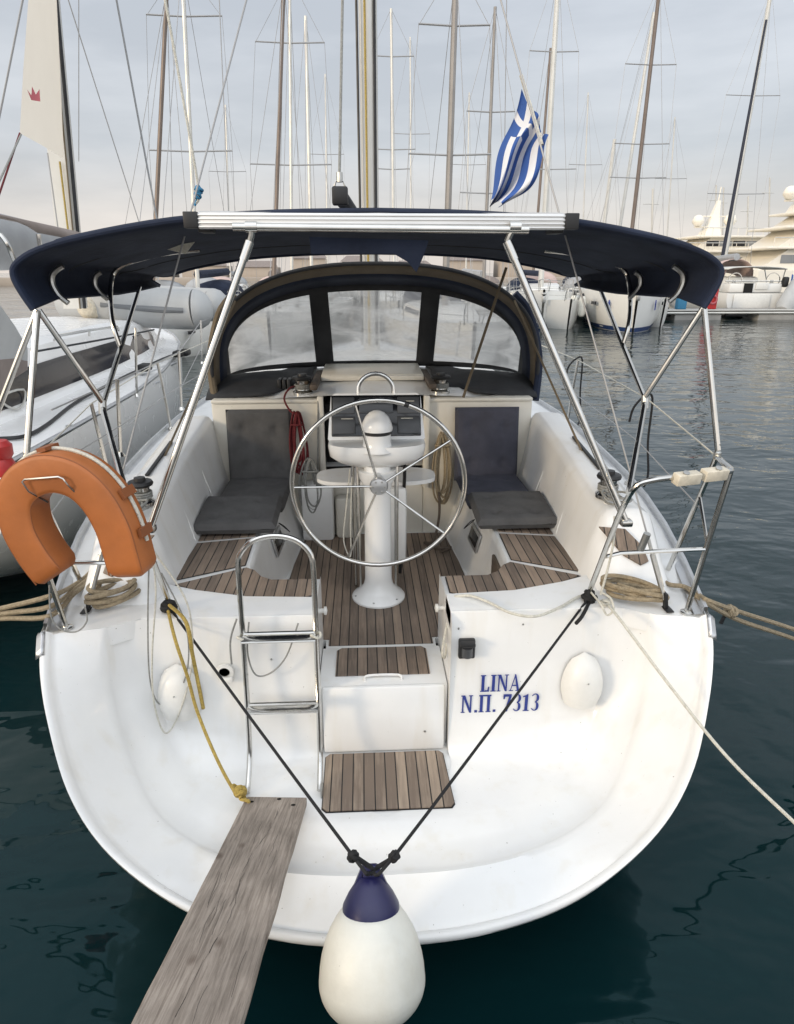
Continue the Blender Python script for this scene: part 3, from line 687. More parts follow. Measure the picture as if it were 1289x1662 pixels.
# shower fitting
sp_ = PY(365, 1090, 2.63)
b = MB(); b.lathe([(.042, 0), (.042, .008), (.026, .012), (.026, .003)], sp_, 20, (0, -1, 0)); sho = P('shower_fitting', b, 'white_plastic')
P('shower_hole', MB().lathe([(.024, .004), (0, .004)], sp_ + V((0, -.005, .004)), 16, (0, -1, 0)), 'black', sho)
b = MB(); b.box(sp_ + V((.008, -.02, -.032)), (.06, .02, .028), .008); P('shower_cap', b, 'white_plastic', sho)
for (px, py) in ((745, 1022), (440, 1072), (850, 1015)):
    c = PY(px, py, 2.63); P('transom_screw', MB().lathe([(.005, 0), (.005, .003), (0, .004)], c + V((0, .01, 0)), 8, (0, -1, 0)), 'steel_dull')

# ---- name lettering (bold serif)
GL = {
 'L': (.62, [[(.02, 0), (.32, 0), (.32, .06), (.02, .06)], [(.09, .06), (.25, .06), (.25, .94), (.09, .94)], [(.02, .94), (.34, .94), (.34, 1), (.02, 1)], [(.32, 0), (.58, 0), (.58, .09), (.32, .09)], [(.50, .09), (.58, .09), (.60, .30), (.555, .30)]]),
 'I': (.36, [[(.02, 0), (.34, 0), (.34, .06), (.02, .06)], [(.10, .06), (.26, .06), (.26, .94), (.10, .94)], [(.02, .94), (.34, .94), (.34, 1), (.02, 1)]]),
 'N': (.76, [[(.0, 0), (.22, 0), (.22, .05), (.0, .05)], [(.08, .05), (.135, .05), (.135, .95), (.08, .95)], [(.0, .95), (.08, .95), (.08, 1), (0, 1)], [(.08, 1), (.26, 1), (.66, 0), (.52, 0)], [(.59, .12), (.65, 0), (.65, .95), (.59, .95)], [(.50, .95), (.74, .95), (.74, 1), (.50, 1)]]),
 'A': (.74, [[(0, 0), (.24, 0), (.24, .05), (0, .05)], [(.07, .05), (.13, .05), (.38, .93), (.33, 1)], [(.33, 1), (.43, 1), (.66, .05), (.49, .05)], [(.44, 0), (.73, 0), (.73, .05), (.44, .05)], [(.19, .30), (.52, .30), (.50, .37), (.21, .37)]]),
 'P': (.80, [[(0, 0), (.30, 0), (.30, .05), (0, .05)], [(.07, .05), (.22, .05), (.22, .92), (.07, .92)], [(0, .92), (.76, .92), (.76, 1), (0, 1)], [(.54, .05), (.69, .05), (.69, .92), (.54, .92)], [(.46, 0), (.76, 0), (.76, .05), (.46, .05)]]),
 '.': (.26, [[(.06, 0), (.20, 0), (.20, .14), (.06, .14)]]),
 ' ': (.26, []),
 '7': (.58, [[(.04, .72), (.09, .72), (.14, .86), (.04, 1)], [(.04, 1), (.14, .86), (.54, .86), (.54, 1)], [(.37, .86), (.54, .86), (.34, 0), (.17, 0)]]),
 '1': (.46, [[(.06, 0), (.42, 0), (.42, .05), (.06, .05)], [(.16, .05), (.32, .05), (.32, 1), (.16, .90)], [(.02, .80), (.16, .84), (.16, .92), (.02, .87)]]),
}
def arc3():
    out = []
    for (cy, r0, a0, a1) in ((.75, .25, 150, -80), (.27, .27, 85, -150)):
        pr = None
        for k in range(13):
            a = R(a0 + (a1 - a0) * k / 12); th = .045 + .09 * max(0, math.cos(a)) ** .8
            o_ = (.27 + .25 * math.cos(a), cy + r0 * math.sin(a)); i_ = (.27 + (.25 - th) * math.cos(a), cy + (r0 - .055) * math.sin(a))
            if pr: out.append([pr[0], o_, i_, pr[1]])
            pr = (o_, i_)
    return out
GL['3'] = (.58, arc3())
def text(s, x0, z0, hgt, xs, y):
    m = MB(); x = x0; i = 0
    for ch in s:
        wd, polys = GL[ch]
        for pl in polys:
            i += 1; yy = y - .0012 - .00002 * i
            cxx = sum(q[0] for q in pl) / len(pl); m.slab([V((x + (px + (.020 if px > cxx else -.020)) * hgt * xs, yy, z0 + pz * hgt)) for px, pz in pl], (0, -.0008, 0))
        x += (wd + .08) * hgt * xs
    return m, x - x0
for s, (px0, py0), (px1, py1), hh in (('LINA', (779, 1122), (845, 1127), 27), ('N.P. 7313', (748, 1156), (875, 1163), 28)):
    a = PY(px0, py0, 2.635); b = PY(px1, py1, 2.635); c = PY(px0, py0 - hh, 2.635); H_ = c.z - a.z
    _, w1 = text(s, 0, 0, H_, 1, 0); xs = (b.x - a.x) / w1
    m, _ = text(s, a.x, a.z, H_, xs, 2.631); P('boat_name' if s == 'LINA' else 'registration_number', m, 'letter_blue', angle=10)

# ---- pushpit rails
def pushpit(s_):
    g = V((s_ * .99, 2.77, 1.17)); t1 = V((s_ * 1.0, 2.58, 1.60)); bend = V((s_ * 1.0, 2.47, 1.80)); c1 = V((s_ * 1.08, 2.46, 1.86)); c2 = V((s_ * 1.40, 2.53, 1.87)); c3 = V((s_ * 1.47, 2.57, 1.865)); 
    fw = V((s_ * 1.53, 2.80, 1.86)); ft = V((s_ * 1.50, 3.02, 1.19)); fa = V((s_ * 1.40, 2.60, 1.17))
    o = P('pushpit', MB().tube([g, lerp(g, t1, .5), t1, lerp(t1, bend, .6), bend + V((s_ * .02, -.005, .03)), c1, lerp(c1, c2, .5), c2, c3, lerp(c3, fw, .5), fw], .0125, 10, 5), 'stainless')
    P('rail_leg', MB().tube([c3, fa], .0125, 10), 'stainless', o)
    P('rail_leg', MB().tube([fw, ft], .0125, 10), 'stainless', o)
    P('mid_rail', MB().tube([lerp(g, t1, .62), lerp(g, t1, .62) + V((s_ * .08, 0, .02)), lerp(c3, fa, .53) + V((-s_ * .05, 0, 0)), lerp(c3, fa, .53)], .010, 8), 'stainless', o)
    P('brace', MB().tube([lerp(fw, ft, .32), lerp(c3, fa, .50)], .008, 8), 'stainless', o)
    P('rail_foot', MB().lathe([(.028, 0), (.028, .006), (.016, .012)], fa + V((0, 0, .002)), 16), 'stainless', o)
    P('rail_foot', MB().lathe([(.026, 0), (.026, .006), (.016, .012)], g + V((0, 0, .002)), 16), 'stainless', o)
    return dict(g=g, t1=t1, bend=bend, c1=c1, c2=c2, c3=c3, fw=fw, ft=ft, fa=fa)
RR = pushpit(1); RL = pushpit(-1)
P('rod_holder', MB().tube([PY(1040, 892, 2.62), PY(1051, 866, 2.60)], .016, 12), 'steel_dull')
# outboard pads on the right rail
pc0, pc1 = RR['c1'] + V((.10, .01, .0)), RR['c2'] + V((.02, 0, 0))
obk = MB()
for a, b in ((.0, .46), (.54, 1.0)):
    p, q = lerp(pc0, pc1, a), lerp(pc0, pc1, b); obk.box((p + q) / 2 + V((0, -.008, 0)), ((q - p).length, .045, .048), .006, Matrix.Rotation(math.atan2(q.y - p.y, q.x - p.x), 3, 'Z') @ Matrix.Rotation(R(10), 3, 'X'))
ob = P('outboard_pad', obk, 'cream_plastic')
for t in (.18, .82):
    p = lerp(pc0, pc1, t); P('pad_bolt', MB().lathe([(.013, 0), (.013, .004), (0, .005)], p + V((0, -.018, .026)), 12, (0, -.5, 1)), 'steel_dull', ob)

# ---- stanchions and lifelines
def stanch(x, y, h=.62, lean=.05):
    s_ = 1 if x > 0 else -1
    o = P('stanchion', MB().tube([(x, y, dz(y)), (x + s_ * lean, y, dz(y) + h)], .0125, 8), 'stainless')
    P('stanchion_base', MB().lathe([(.03, 0), (.03, .01), (.018, .03)], (x, y, dz(y) + .004), 12), 'stainless', o)
    return V((x + s_ * lean, y, dz(y) + h))
for s_, pp_, nm in ((1, RR, 'R'), (-1, RL, 'L')):
    tops = [pp_['fw']]
    for y in (4.35, 6.1, 8.0, 10.0): tops.append(stanch(s_ * (gun(y) - .06), y))
    P('lifeline', MB().tube(tops, .004, 6), 'rope_white')
    P('lifeline', MB().tube([pp_['fw'] + V((0, .03, -.28))] + [t + V((-s_ * .02, 0, -.30)) for t in tops[1:]], .0035, 6), 'wire')

# ---- backstay: chainplates, turnbuckles, twin legs rising to the masthead wire
BT = PY(585, -420, 5.2)
def bst(s_, px, py, qx, qy):
    a = PZ(px, py, 1.175); b = PY(qx, qy, a.y + .10 + .0); top = BT
    up_ = PY(813 if s_ > 0 else 400, 0, 3.55)
    d = (up_ - a).normalized()
    o = P('backstay', MB().tube([a + d * .34, up_ + d * 2.2], .0042, 6), 'wire')
    P('turnbuckle', MB().tube([a + d * .05, a + d * .09, a + d * .12, a + d * .26, a + d * .29, a + d * .36], .009, 8), 'steel_dull', o)
    P('turnbuckle_body', MB().tube([a + d * .11, a + d * .27], .014, 8), 'steel_dull', o)
    b = MB(); b.box(a + d * .04, (.016, .03, .09), .004, Matrix.Rotation(R(8 * -s_), 3, 'Y')); b.box(a + V((0, 0, .004)), (.035, .06, .006), .002); P('chainplate', b, 'black', o)
    return a, d
bstR = bst(1, 1084, 990, 1060, 905); bstL = bst(-1, 140, 992, 155, 905)

# ---- bimini
bim = thing('x', None, None) if False else None
def arcp(y, n=33, inset=0.0, drop=0.0, end=1.0):
    # aft edge profile (x half, z)
    top = 2.875 - (y - 2.9) * .055; side = 1.455 + (y - 2.9) * .012
    lo_ = 2.505 + .035 * max(0, min(1, (y - 2.86) / .12))
    base = [(side - .050, lo_), (side - .014, 2.575), (side + .004, 2.635), (side - .018, 2.68), (side - .11, 2.728), (side - .30, 2.778), (side - .65, 2.835), (side - 1.05, 2.862), (0, 2.870)]
    base = [(x - inset if x > .05 else x, z + (top - 2.875) * (1 if z > 2.7 else (.5 if z > 2.6 else .12)) - drop) for x, z in base]
    h = cat([V((x, y, z)) for x, z in base], 4)
    return [V((p.x * .984, p.y, p.z)) for p in h] + [V((-p.x, p.y, p.z)) for p in h[-2::-1]]
bm0 = MB(); ysb = [2.84, 2.88, 3.1, 3.35, 3.6, 3.9, 4.2, 4.5, 4.72]
rows = []
for i, y in enumerate(ysb):
    a = arcp(y)
    if y > 4.0:   # the side valance is cut away towards the front corner
        k = (y - 4.0) / .72; a = [V((p.x, p.y, p.z + max(0, 2.62 - p.z) * .35 * k)) for p in a]
    sag = .012 * math.sin(math.pi * ((i % 2) + .3)); rows.append([p + V((0, 0, sag * (1 if abs(p.x) < 1.3 else 0))) for p in a])
bm0.grid(rows)
bimini = P('bimini', bm0, 'navy_canvas', thick=.012, angle=60)
hem = MB(); hem.tube(arcp(2.84), .012, 8); P('hem', hem, 'navy_canvas', bimini)
hem = MB(); hem.tube([V((p.x, p.y, p.z + max(0, 2.62 - p.z) * .35)) for p in arcp(4.72)], .012, 8); P('hem', hem, 'navy_canvas', bimini)
for y in (3.36, 4.05):
    P('canopy_seam', MB().tube([p + V((0, 0, -.007)) for p in arcp(y)][4:-4], .004, 5), 'dark_canvas', bimini)
def bow(y, part=None, dr=.03):
    a = arcp(y, inset=.03, drop=dr)
    if part: n = int(len(a) * part); P('bow_tube', MB().tube(a[:n], .0125, 8), 'steel_dull', bimini); P('bow_tube', MB().tube(a[-n:], .0125, 8), 'steel_dull', bimini)
    else: P('bow_tube', MB().tube(a, .0125, 8), 'steel_dull', bimini)
bow(3.12, .24, .02); bow(3.62, .22, .02)
# middle bow, standing free of the canvas at its ends
for s_ in (1, -1):
    elb = V((s_ * 1.26, 3.02, 2.07)) 
    topc = V((s_ * 1.42, 2.92, 2.50)); foot = RR['bend'] if s_ > 0 else RL['bend']; fwc = V((s_ * 1.43, 4.30, 2.56))
    P('bimini_leg', MB().tube([topc, elb + V((0, 0, .03)), elb], .0125, 10), 'stainless', bimini)
    P('bimini_leg', MB().tube([elb + V((0, .0, 0)), lerp(elb, foot, .5) + V((s_ * .0, 0, 0)), foot], .0125, 10), 'stainless', bimini)
    P('bimini_leg', MB().tube([fwc, elb + V((0, .02, .02))], .0125, 10), 'stainless', bimini)
    j = MB(); j.lathe([(.018, -.03), (.018, .03)], elb, 10, (0, .3, 1)); P('leg_joint', j, 'steel_dull', bimini)
    P('bimini_strut', MB().tube([topc + V((0, -.01, 0)), (RR if s_ > 0 else RL)['fw'] + V((0, .0, .03))], .013, 10), 'stainless', bimini)
    j = MB(); j.lathe([(.018, 0), (.018, .03), (.008, .04), (.008, .07)], (RR if s_ > 0 else RL)['fw'] + V((0, 0, -.01)), 10); P('leg_joint', j, 'steel_dull', bimini)
    q = lerp(elb, fwc, .42)
    P('bow_tube', MB().tube([q, q + V((s_ * .03, .02, .14)), V((s_ * 1.40, 3.75, 2.60)), V((s_ * 1.34, 3.78, 2.68)), V((s_ * 1.15, 3.8, 2.735)), V((s_ * .93, 3.8, 2.76))], .0125, 10, 5), 'stainless', bimini)
    # main diagonal leg carrying the panel tube
    tpx = (823, 392) if s_ > 0 else (405, 392)
    tt = PY(*tpx, 2.80); bb = PY(1016, 848, 2.62) if s_ > 0 else PY(243, 858, 2.62)
    P('panel_leg', MB().tube([tt, bb], .0155, 12), 'stainless', bimini)
    P('panel_leg_sleeve', MB().tube([tt, lerp(tt, bb, .06)], .019, 12), 'stainless', bimini)
    hd = PY(836 if s_ > 0 else 408, 368, 2.79)
    P('leg_clamp', MB().tube([tt, lerp(tt, hd, .5) + V((s_ * -.004, 0, 0)), hd], .014, 10), 'stainless', bimini)
    c = MB(); c.lathe([(.021, -.022), (.021, .022)], hd, 14, (1, 0, 0)); P('leg_clamp', c, 'stainless', bimini)
    c = MB(); c.box(bb, (.05, .05, .03), .008); P('leg_clamp', c, 'stainless', bimini)
    # canvas reinforcement patch where the stay passes
    p = arcp(3.75)[4]
    # straps
P('panel_support_tube', MB().tube([PY(378, 368, 2.79), PY(858, 373, 2.79)], .0155, 12), 'stainless', bimini)
P('left_corner_tube', MB().tube([V((-1.43, 2.93, 2.50)), PY(-30, 735, 2.95)], .0125, 10), 'stainless', bimini).name = 'bimini_leg'
pk = MB(); pk.slab([PY(502, 384, 2.86), PY(696, 390, 2.86), PY(690, 410, 2.88), PY(676, 442, 2.90), PY(662, 425, 2.90), PY(640, 412, 2.88), PY(505, 412, 2.88)], (0, .01, 0)); P('hanging_flap', pk, 'navy_canvas', bimini, angle=20)
# webbing patches with stays
for s_, (px, py) in ((-1, (297, 405)),):
    p = PY(px, py, 3.5); pm = MB(); pm.slab([p + V((-.05 * -s_ * 1.5, 0, .0)), p + V((-.0, 0, .025)), p + V((s_ * -.06, 0, .035)), p + V((s_ * -.01, 0, -.02))], (0, .006, 0)); P('stay_patch', pm, 'rope_white', bimini, angle=20)

# ---- solar panel on top
tilt = Matrix.Rotation(R(-9), 3, 'X') if False else Matrix.Rotation(R(-3.5), 3, 'X')
c0 = (PY(322, 352, 2.82) + PY(916, 356, 2.82)) / 2; wdt = (PY(916, 356, 2.82) - PY(322, 352, 2.82)).length
rotp = Matrix.Rotation(R(3.0), 3, 'X')
fr = MB(); fr.box(c0 + V((0, .0, -.012)), (wdt, .03, .058), .003); 
for k in range(4): fr.box(c0 + V((0, -.017, -.034 + k * .014)), (wdt, .006, .007), .002)
solar = P('solar_panel', fr, 'alu_bright')
pg = MB(); pg.slab([c0 + V((-wdt / 2, .0, .018)), c0 + V((wdt / 2, .0, .018)), c0 + V((wdt / 2 - .02, .62, .062)), c0 + V((-wdt / 2 + .02, .62, .062))], (0, 0, -.01)); P('panel_face', pg, 'solar_cell', solar, angle=10)
pg = MB(); pg.slab([c0 + V((-wdt / 2, .010, .021)), c0 + V((wdt / 2, .010, .021)), c0 + V((wdt / 2, .04, .026)), c0 + V((-wdt / 2, .04, .026))], (0, 0, -.004)); pg.slab([c0 + V((-wdt / 2, .60, .064)), c0 + V((wdt / 2, .60, .064)), c0 + V((wdt / 2, .64, .066)), c0 + V((-wdt / 2, .64, .066))], (0, 0, -.045)); P('panel_rim', pg, 'alu_bright', solar, angle=10)
for s_ in (-1, 1):
    b = MB(); b.box(c0 + V((s_ * (wdt / 2 + .027), .0, -.010)), (.055, .05, .060), .004); P('panel_corner', b, 'black', solar)
    b = MB(); b.box(c0 + V((s_ * .72, .12, -.035)), (.05, .10, .03), .005); P('panel_mount', b, 'black', solar)

# ---- sprayhood
NS = 49
def sarc(y0, yb, rx, z0, zt, p=.62, fr_=0):
    o = []
    for k in range(NS):
        a = math.pi * k / (NS - 1); c, s_ = math.cos(a), math.sin(a)
        o.append(V((rx * math.copysign(abs(c) ** .85, c) + .03, y0 + (yb - y0) * (1 - s_), z0 + (zt - z0) * s_ ** p)))
    return o
A0 = sarc(4.90, 4.90, 1.21, 1.80, 2.715); A1 = sarc(5.12, 5.05, 1.19, 1.82, 2.640); A2 = sarc(5.42, 5.22, 1.17, 1.84, 2.560)
A3 = []
for k in range(NS):
    a = math.pi * k / (NS - 1); c, s_ = math.cos(a), math.sin(a)
    A3.append(V((1.19 * math.copysign(abs(c) ** .9, c) + .03, 5.24 + .52 * s_ ** .8, 1.860 + .025 * s_)))
sh = MB(); sh.grid([A1, [lerp(a, b, .5) + V((0, 0, .01)) for a, b in zip(A1, A2)], A2]); hood = P('sprayhood', sh, 'navy_canvas', thick=.008, angle=60)
sh = MB(); sh.grid([A0, [lerp(a, b, .5) + V((0, 0, .008)) for a, b in zip(A0, A1)], A1]); P('hood_lit_edge', sh, 'tan_and_lit_canvas', hood, thick=.008, angle=60)  # lit underside of the hood roof, its backlit brown put into the colour
P('hood_bow', MB().tube([p + V((0, 0, -.01)) for p in A0], .014, 8), 'dark_canvas', hood)
sh = MB(); 
def between(t): return [lerp(a, b, t) for a, b in zip(A2, A3)]
T = [between(t) for t in (0, .07, .3, .5, .7, .93, 1.0)]
fab = MB(); fab.grid([T[0], T[1]]); fab.grid([T[5], T[6]])
spans = [(0, 3), (18, 20), (29, 31), (46, 48)]
for a, b in ((0, 3), (18, 20), (28, 30), (45, 48)): fab.grid([r_[a:b + 1] for r_ in T[1:6]])
P('window_frame', fab, 'dark_canvas', hood, thick=.006, angle=60)
for a, b in ((3, 18), (20, 28), (30, 45)):
    g = MB(); g.grid([r_[a:b + 1] for r_ in T[1:6]]); P('hood_window', g, 'vinyl', hood, angle=80)
# side wings of the hood on the right, folded dark canvas at the feet
for s_ in (1, -1):
    k0 = 0 if s_ > 0 else NS - 1
    sw = MB(); sw.tube([V((s_ * 1.19 + .03, 4.85, 1.74)), V((s_ * 1.22 + .03, 4.95, 2.05)), V((s_ * 1.14 + .03, 5.0, 2.36)), V((s_ * 1.02 + .03, 5.0, 2.50))], .028, 8, 5); P('hood_flap', sw, 'tan_and_lit_canvas' if s_ < 0 else 'navy_canvas', hood)
    cv = MB(); rows = []
    for i in range(9):
        t = i / 8; x = s_ * (.47 + .75 * t); rows.append([V((x, (4.98 if t < .3 else 4.80) + (.78 - .36 * t * t) * u, 1.835 + .045 * u + .04 * math.sin(math.pi * u) * (1 + .5 * math.sin(9 * t + 4 * u)) - .06 * t * (1 - u))) for u in [j / 8 for j in range(9)]])
    cv.grid(rows); P('folded_cover', cv, 'dark_canvas', hood, thick=.01)
    st_ = MB(); a = A0[10 if s_ > 0 else NS - 11]; b = V((s_ * 1.33, 3.95, 1.53))
    st_.tube([a + V((0, 0, -.01)), b], .009, 4); P('hood_strap', st_, 'tan_and_lit_canvas', hood)
    if s_ > 0: st_ = MB(); st_.tube([PY(822, 434, 4.72), PY(752, 645, 4.72)], .010, 4); P('hood_strap', st_, 'tan_and_lit_canvas', hood)

# ---- mast, boom, topping lift
mst = MB(); ys_ = 7.5
mp_ = [(-.075, -.13), (-.09, 0), (-.07, .12), (0, .15), (.07, .12), (.09, 0), (.075, -.13), (.03, -.15), (-.03, -.15)]
mst.prism([(x + .03, ys_ + y) for x, y in mp_], 1.6, 16.5); mo = P('mast', mst, 'mast_white', angle=50)
P('halyard', MB().tube([(-.075, 7.33, 1.9), (-.085, 7.33, 16)], .014, 6), 'black', mo)
P('halyard', MB().tube([(.0, 7.32, 1.9), (-.01, 7.32, 16)], .012, 6), 'rope_yellow', mo)
P('halyard', MB().tube([(.085, 7.34, 1.9), (.10, 7.34, 16)], .016, 6), 'dark_canvas', mo)
P('shroud', MB().tube([(1.5, 7.4, 1.3), (1.2, 7.5, 9)], .005, 5), 'wire', mo); P('shroud', MB().tube([(-1.5, 7.4, 1.3), (-1.2, 7.5, 9)], .005, 5), 'wire', mo)
be = PY(552, 318, 4.15)
bo = MB(); bo.tube([be + V((0, .02, 0)), (.03, 7.35, 2.98)], .045, 10)
bo_ = P('boom', bo, 'dark_canvas')
b = MB(); b.box(be, (.092, .05, .10), .012); P('boom_end_fitting', b, 'black', bo_)
b = MB(); b.tube([be + V((-.03, -.01, .05)), be + V((-.02, -.01, .075)), be + V((.02, -.01, .075)), be + V((.03, -.01, .05))], .006, 6); b.tube([be + V((0, -.01, .07)), be + V((0, -.01, .12))], .018, 8); P('shackle', b, 'steel_dull', bo_)
tl = PY(556, 0, 4.5); P('topping_lift', MB().tube([be + V((0, -.01, .10)), tl, tl + (tl - be)], .009, 6), 'rope_grey', bo_)

# ================================================================== THINGS ON THE YACHT
def pad(name_mb, o, u, v, n_, W, H, th, tufts=(2, 2), nu=22, nv=22):
    o = V(o); u = V(u).normalized(); v = V(v).normalized(); n_ = V(n_).normalized(); top = []; bot = []
    for j in range(nv + 1):
        rt_, rb = [], []
        for i in range(nu + 1):
            a, b = i / nu, j / nv; e = (min(a, 1 - a) * W, min(b, 1 - b) * H); d = min(e)
            h_ = th / 2 * min(1, math.sqrt(max(0, 1 - (1 - min(d / .045, 1)) ** 2)))
            dip = 0
            for tx in range(tufts[0]):
                for ty in range(tufts[1]):
                    cx_, cy_ = (tx + .5) / tufts[0], (ty + .5) / tufts[1]
                    r_ = math.hypot((a - cx_) * W, (b - cy_) * H); dip += .024 * math.exp(-(r_ / .028) ** 2)
            nz_ = noise.noise(V((a * 5, b * 5, W * 10 + H))) * .006
            p = o + u * (a * W) + v * (b * H)
            rt_.append(p + n_ * (h_ - dip + nz_)); rb.append(p - n_ * h_)
        top.append(rt_); bot.append(rb)
    name_mb.grid(top); name_mb.grid(bot)
def cushion(s_, m1, m2, label):
    xa, xb = (.60, 1.07) if s_ > 0 else (-1.07, -.60)
    t = thing('lounger_cushion', label, 'cushion', ((xa + xb) / 2, 4.3, 1.15), group=None)
    W = xb - xa
    m = MB(); pad(m, (xa - .01 * s_, 4.62, 1.19), (1, 0, -.0), (0, .12, 1), (0, -1, .1), W, .54, .075); obj('cushion_back', m, m1, t)
    m = MB(); pad(m, (xa, 4.04, 1.20), (1, 0, 0), (0, 1, 0), (0, 0, 1), W, .60, .085); obj('cushion_seat', m, m1, t)
    m = MB(); pad(m, (xa + .025 * s_ - .02, 3.66, 1.205), (1, 0, 0), (.0, 1, .10), (0, -.08, 1), W + .035, .44, .085); obj('cushion_leg_rest', m, m2, t)
    m = MB(); x = xa if s_ > 0 else xb
    m.tube([(x + s_ * .01, 3.80, 1.19), (x - s_ * .04, 3.77, 1.16), (x - s_ * .05, 3.83, 1.12), (x - s_ * .01, 3.86, 1.15)], .003, 5, 4, closed=True); obj('tie_cord', m, 'rope_black', t)
    return t
cushion(1, 'cushion_blue', 'cushion_grey', 'dark blue grey quilted lounger cushion on the right cockpit bench beside the tan rope coil')
cushion(-1, 'cushion_grey', 'cushion_grey', 'charcoal grey quilted lounger cushion on the left cockpit bench beside the red rope')

# horseshoe lifebuoy
def lifebuoy():
    c = PY(118, 850, 2.40)
    t = thing('horseshoe_lifebuoy', 'orange horseshoe lifebuoy strapped to the left stern rail', 'lifebuoy', c + V((0, 0, -.25)))
    rz = Matrix.Rotation(R(-12), 3, 'Z') @ Matrix.Rotation(R(-10), 3, 'Y') 
    # centre line and width in local xz
    cl = [(-.135, -.20), (-.175, -.10), (-.195, .02), (-.165, .135), (-.085, .20), (.02, .215), (.115, .175), (.175, .09), (.20, -.02), (.198, -.12), (.192, -.225)]
    cl = cat([V((x, 0, z)) for x, z in cl], 5); wd = .074; dp = .062
    rows = []
    n = len(cl)
    for i, p in enumerate(cl):
        tg = (cl[min(i + 1, n - 1)] - cl[max(i - 1, 0)]).normalized(); nn = V((tg.z, 0, -tg.x))
        if nn.dot(p - V((0, 0, .0))) < 0: nn = -nn
        e = 1.0 if 1 < i < n - 2 else (.9 if i in (1, n - 2) else .72)
        sec = []
        for (a, b) in ((-1, -.82), (-.93, -.95), (-.75, -1), (.75, -1), (.93, -.95), (1, -.82), (1, .82), (.93, .95), (.75, 1), (-.75, 1), (-.93, .95), (-1, .82)):
            sec.append(c + rz @ (p + nn * (a * wd * e) + V((0, b * dp * e, 0))))
        rows.append(sec)
    m = MB(); m.grid(rows, closed=True); m.add(rows[0], [list(range(12))]); m.add(rows[-1], [list(range(12))])
    obj('buoy_body', m, 'orange_vinyl', t, angle=50)
    for sd, nm_ in ((-1, 'seam'),):
        for e_ in (1, -1):
            sm_ = []
            for i in range(1, n - 1):
                p = cl[i]; tg = (cl[i + 1] - cl[i - 1]).normalized(); nn = V((tg.z, 0, -tg.x))
                if nn.dot(p) < 0: nn = -nn
                sm_.append(c + rz @ (p + nn * (e_ * wd * .95) + V((0, -dp * .90, 0))))
            obj('seam_piping', MB().tube(sm_, .0028, 5), 'orange_dark', t)
    # outer rim strap
    strap = []; 
    for i, p in enumerate(cl[4:-6]):
        j = i + 4; tg = (cl[j + 1] - cl[j - 1]).normalized(); nn = V((tg.z, 0, -tg.x))
        if nn.dot(p) < 0: nn = -nn
        strap.append(c + rz @ (p + nn * (wd + .006) + V((0, .012, 0))))
    obj('reflective_strap', MB().tube(strap, .0075, 6), 'rope_white', t)
    for j in (12, 24, 36, 42):
        p = cl[j]; tg = (cl[j + 1] - cl[j - 1]).normalized(); nn = V((tg.z, 0, -tg.x)); 
        if nn.dot(p) < 0: nn = -nn
        b = MB(); b.slab([c + rz @ (p + nn * (wd + .018) + tg * q + V((0, y_, 0))) for q, y_ in ((-.018, -.03), (.018, -.03), (.018, .05), (-.018, .05))], rz @ (nn * -.014)); obj('strap_loop', b, 'orange_dark', t, angle=20)
    q = [c + rz @ V((x, y_, z)) for x, y_, z in ((-.045, -.03, .105), (-.07, -.075, .165), (-.08, -.078, .205), (-.065, -.079, .212), (.075, -.079, .205), (.09, -.078, .195), (.10, -.075, .165), (.105, -.03, .09))]
    obj('holder_wire', MB().tube(q, .0045, 6), 'stainless', t)
lifebuoy()

# gangway plank
a0, a1 = PZ(402, 1292, .47), PZ(496, 1296, .47); b0, b1 = PY(208, 1668, 1.09), PY(388, 1668, 1.09)
ends = [a0 + (b0 - a0) * 1.5, a1 + (b1 - a1) * 1.5]
c = (a0 + a1) / 2; e2 = (ends[0] + ends[1]) / 2; dv = (c - e2); Lp = dv.length; yv = dv.normalized(); xv = (a1 - a0).normalized(); xv = (xv - yv * xv.dot(yv)).normalized(); zv = xv.cross(yv)
pm = MB(); nseg = 20; rows = []; wd2 = .134
for k in range(nseg + 1):
    t = k / nseg; y = -Lp * (1 - t); j = noise.noise(V((0, t * 9, 3))) * .004; j2 = noise.noise(V((5, t * 9, 3))) * .004
    rows.append([V((-wd2 + j, y, -.035)), V((-wd2 + j, y, -.004)), V((-wd2 + .005 + j, y, 0)), V((wd2 - .005 + j2, y, 0)), V((wd2 + j2, y, -.004)), V((wd2 + j2, y, -.035))])
pm.grid(rows, closed=True); pm.add(rows[0], [list(range(6))]); pm.add([r_ for r_ in rows[-1]], [list(range(6))])
po = obj('gangway_plank', pm, 'plank', local=True, angle=25)
po.matrix_world = Matrix(((xv.x, yv.x, zv.x, c.x), (xv.y, yv.y, zv.y, c.y), (xv.z, yv.z, zv.z, c.z), (0, 0, 0, 1)))
tag(po, 'weathered grey wooden gangway plank from the quay to the foot of the ladder', 'gangway')
hl = MB()
for x, y in ((-.10, -.05), (.085, -.075), (.015, -.02)): hl.lathe([(.010, .0012), (0, .0012)], (x, y, 0), 12)
ho = obj('bolt_hole', hl, 'dark_void', local=True); ho.parent = po
ck = MB(); x = .03
pts = []
for k in range(44):
    y = -.10 - k * .034; x += random.uniform(-.005, .0038); pts.append((x + .009 * math.sin(k * .35), y, .0006))
for i in range(len(pts) - 1):
    wv = max(0.0001, .0005 + .0014 * noise.noise(V((i * .45, 0, 0)))); p, q = pts[i], pts[i + 1]
    ck.add([(p[0] - wv, p[1], p[2]), (p[0] + wv, p[1], p[2]), (q[0] + wv, q[1], q[2]), (q[0] - wv, q[1], q[2])], [[0, 1, 2, 3]])
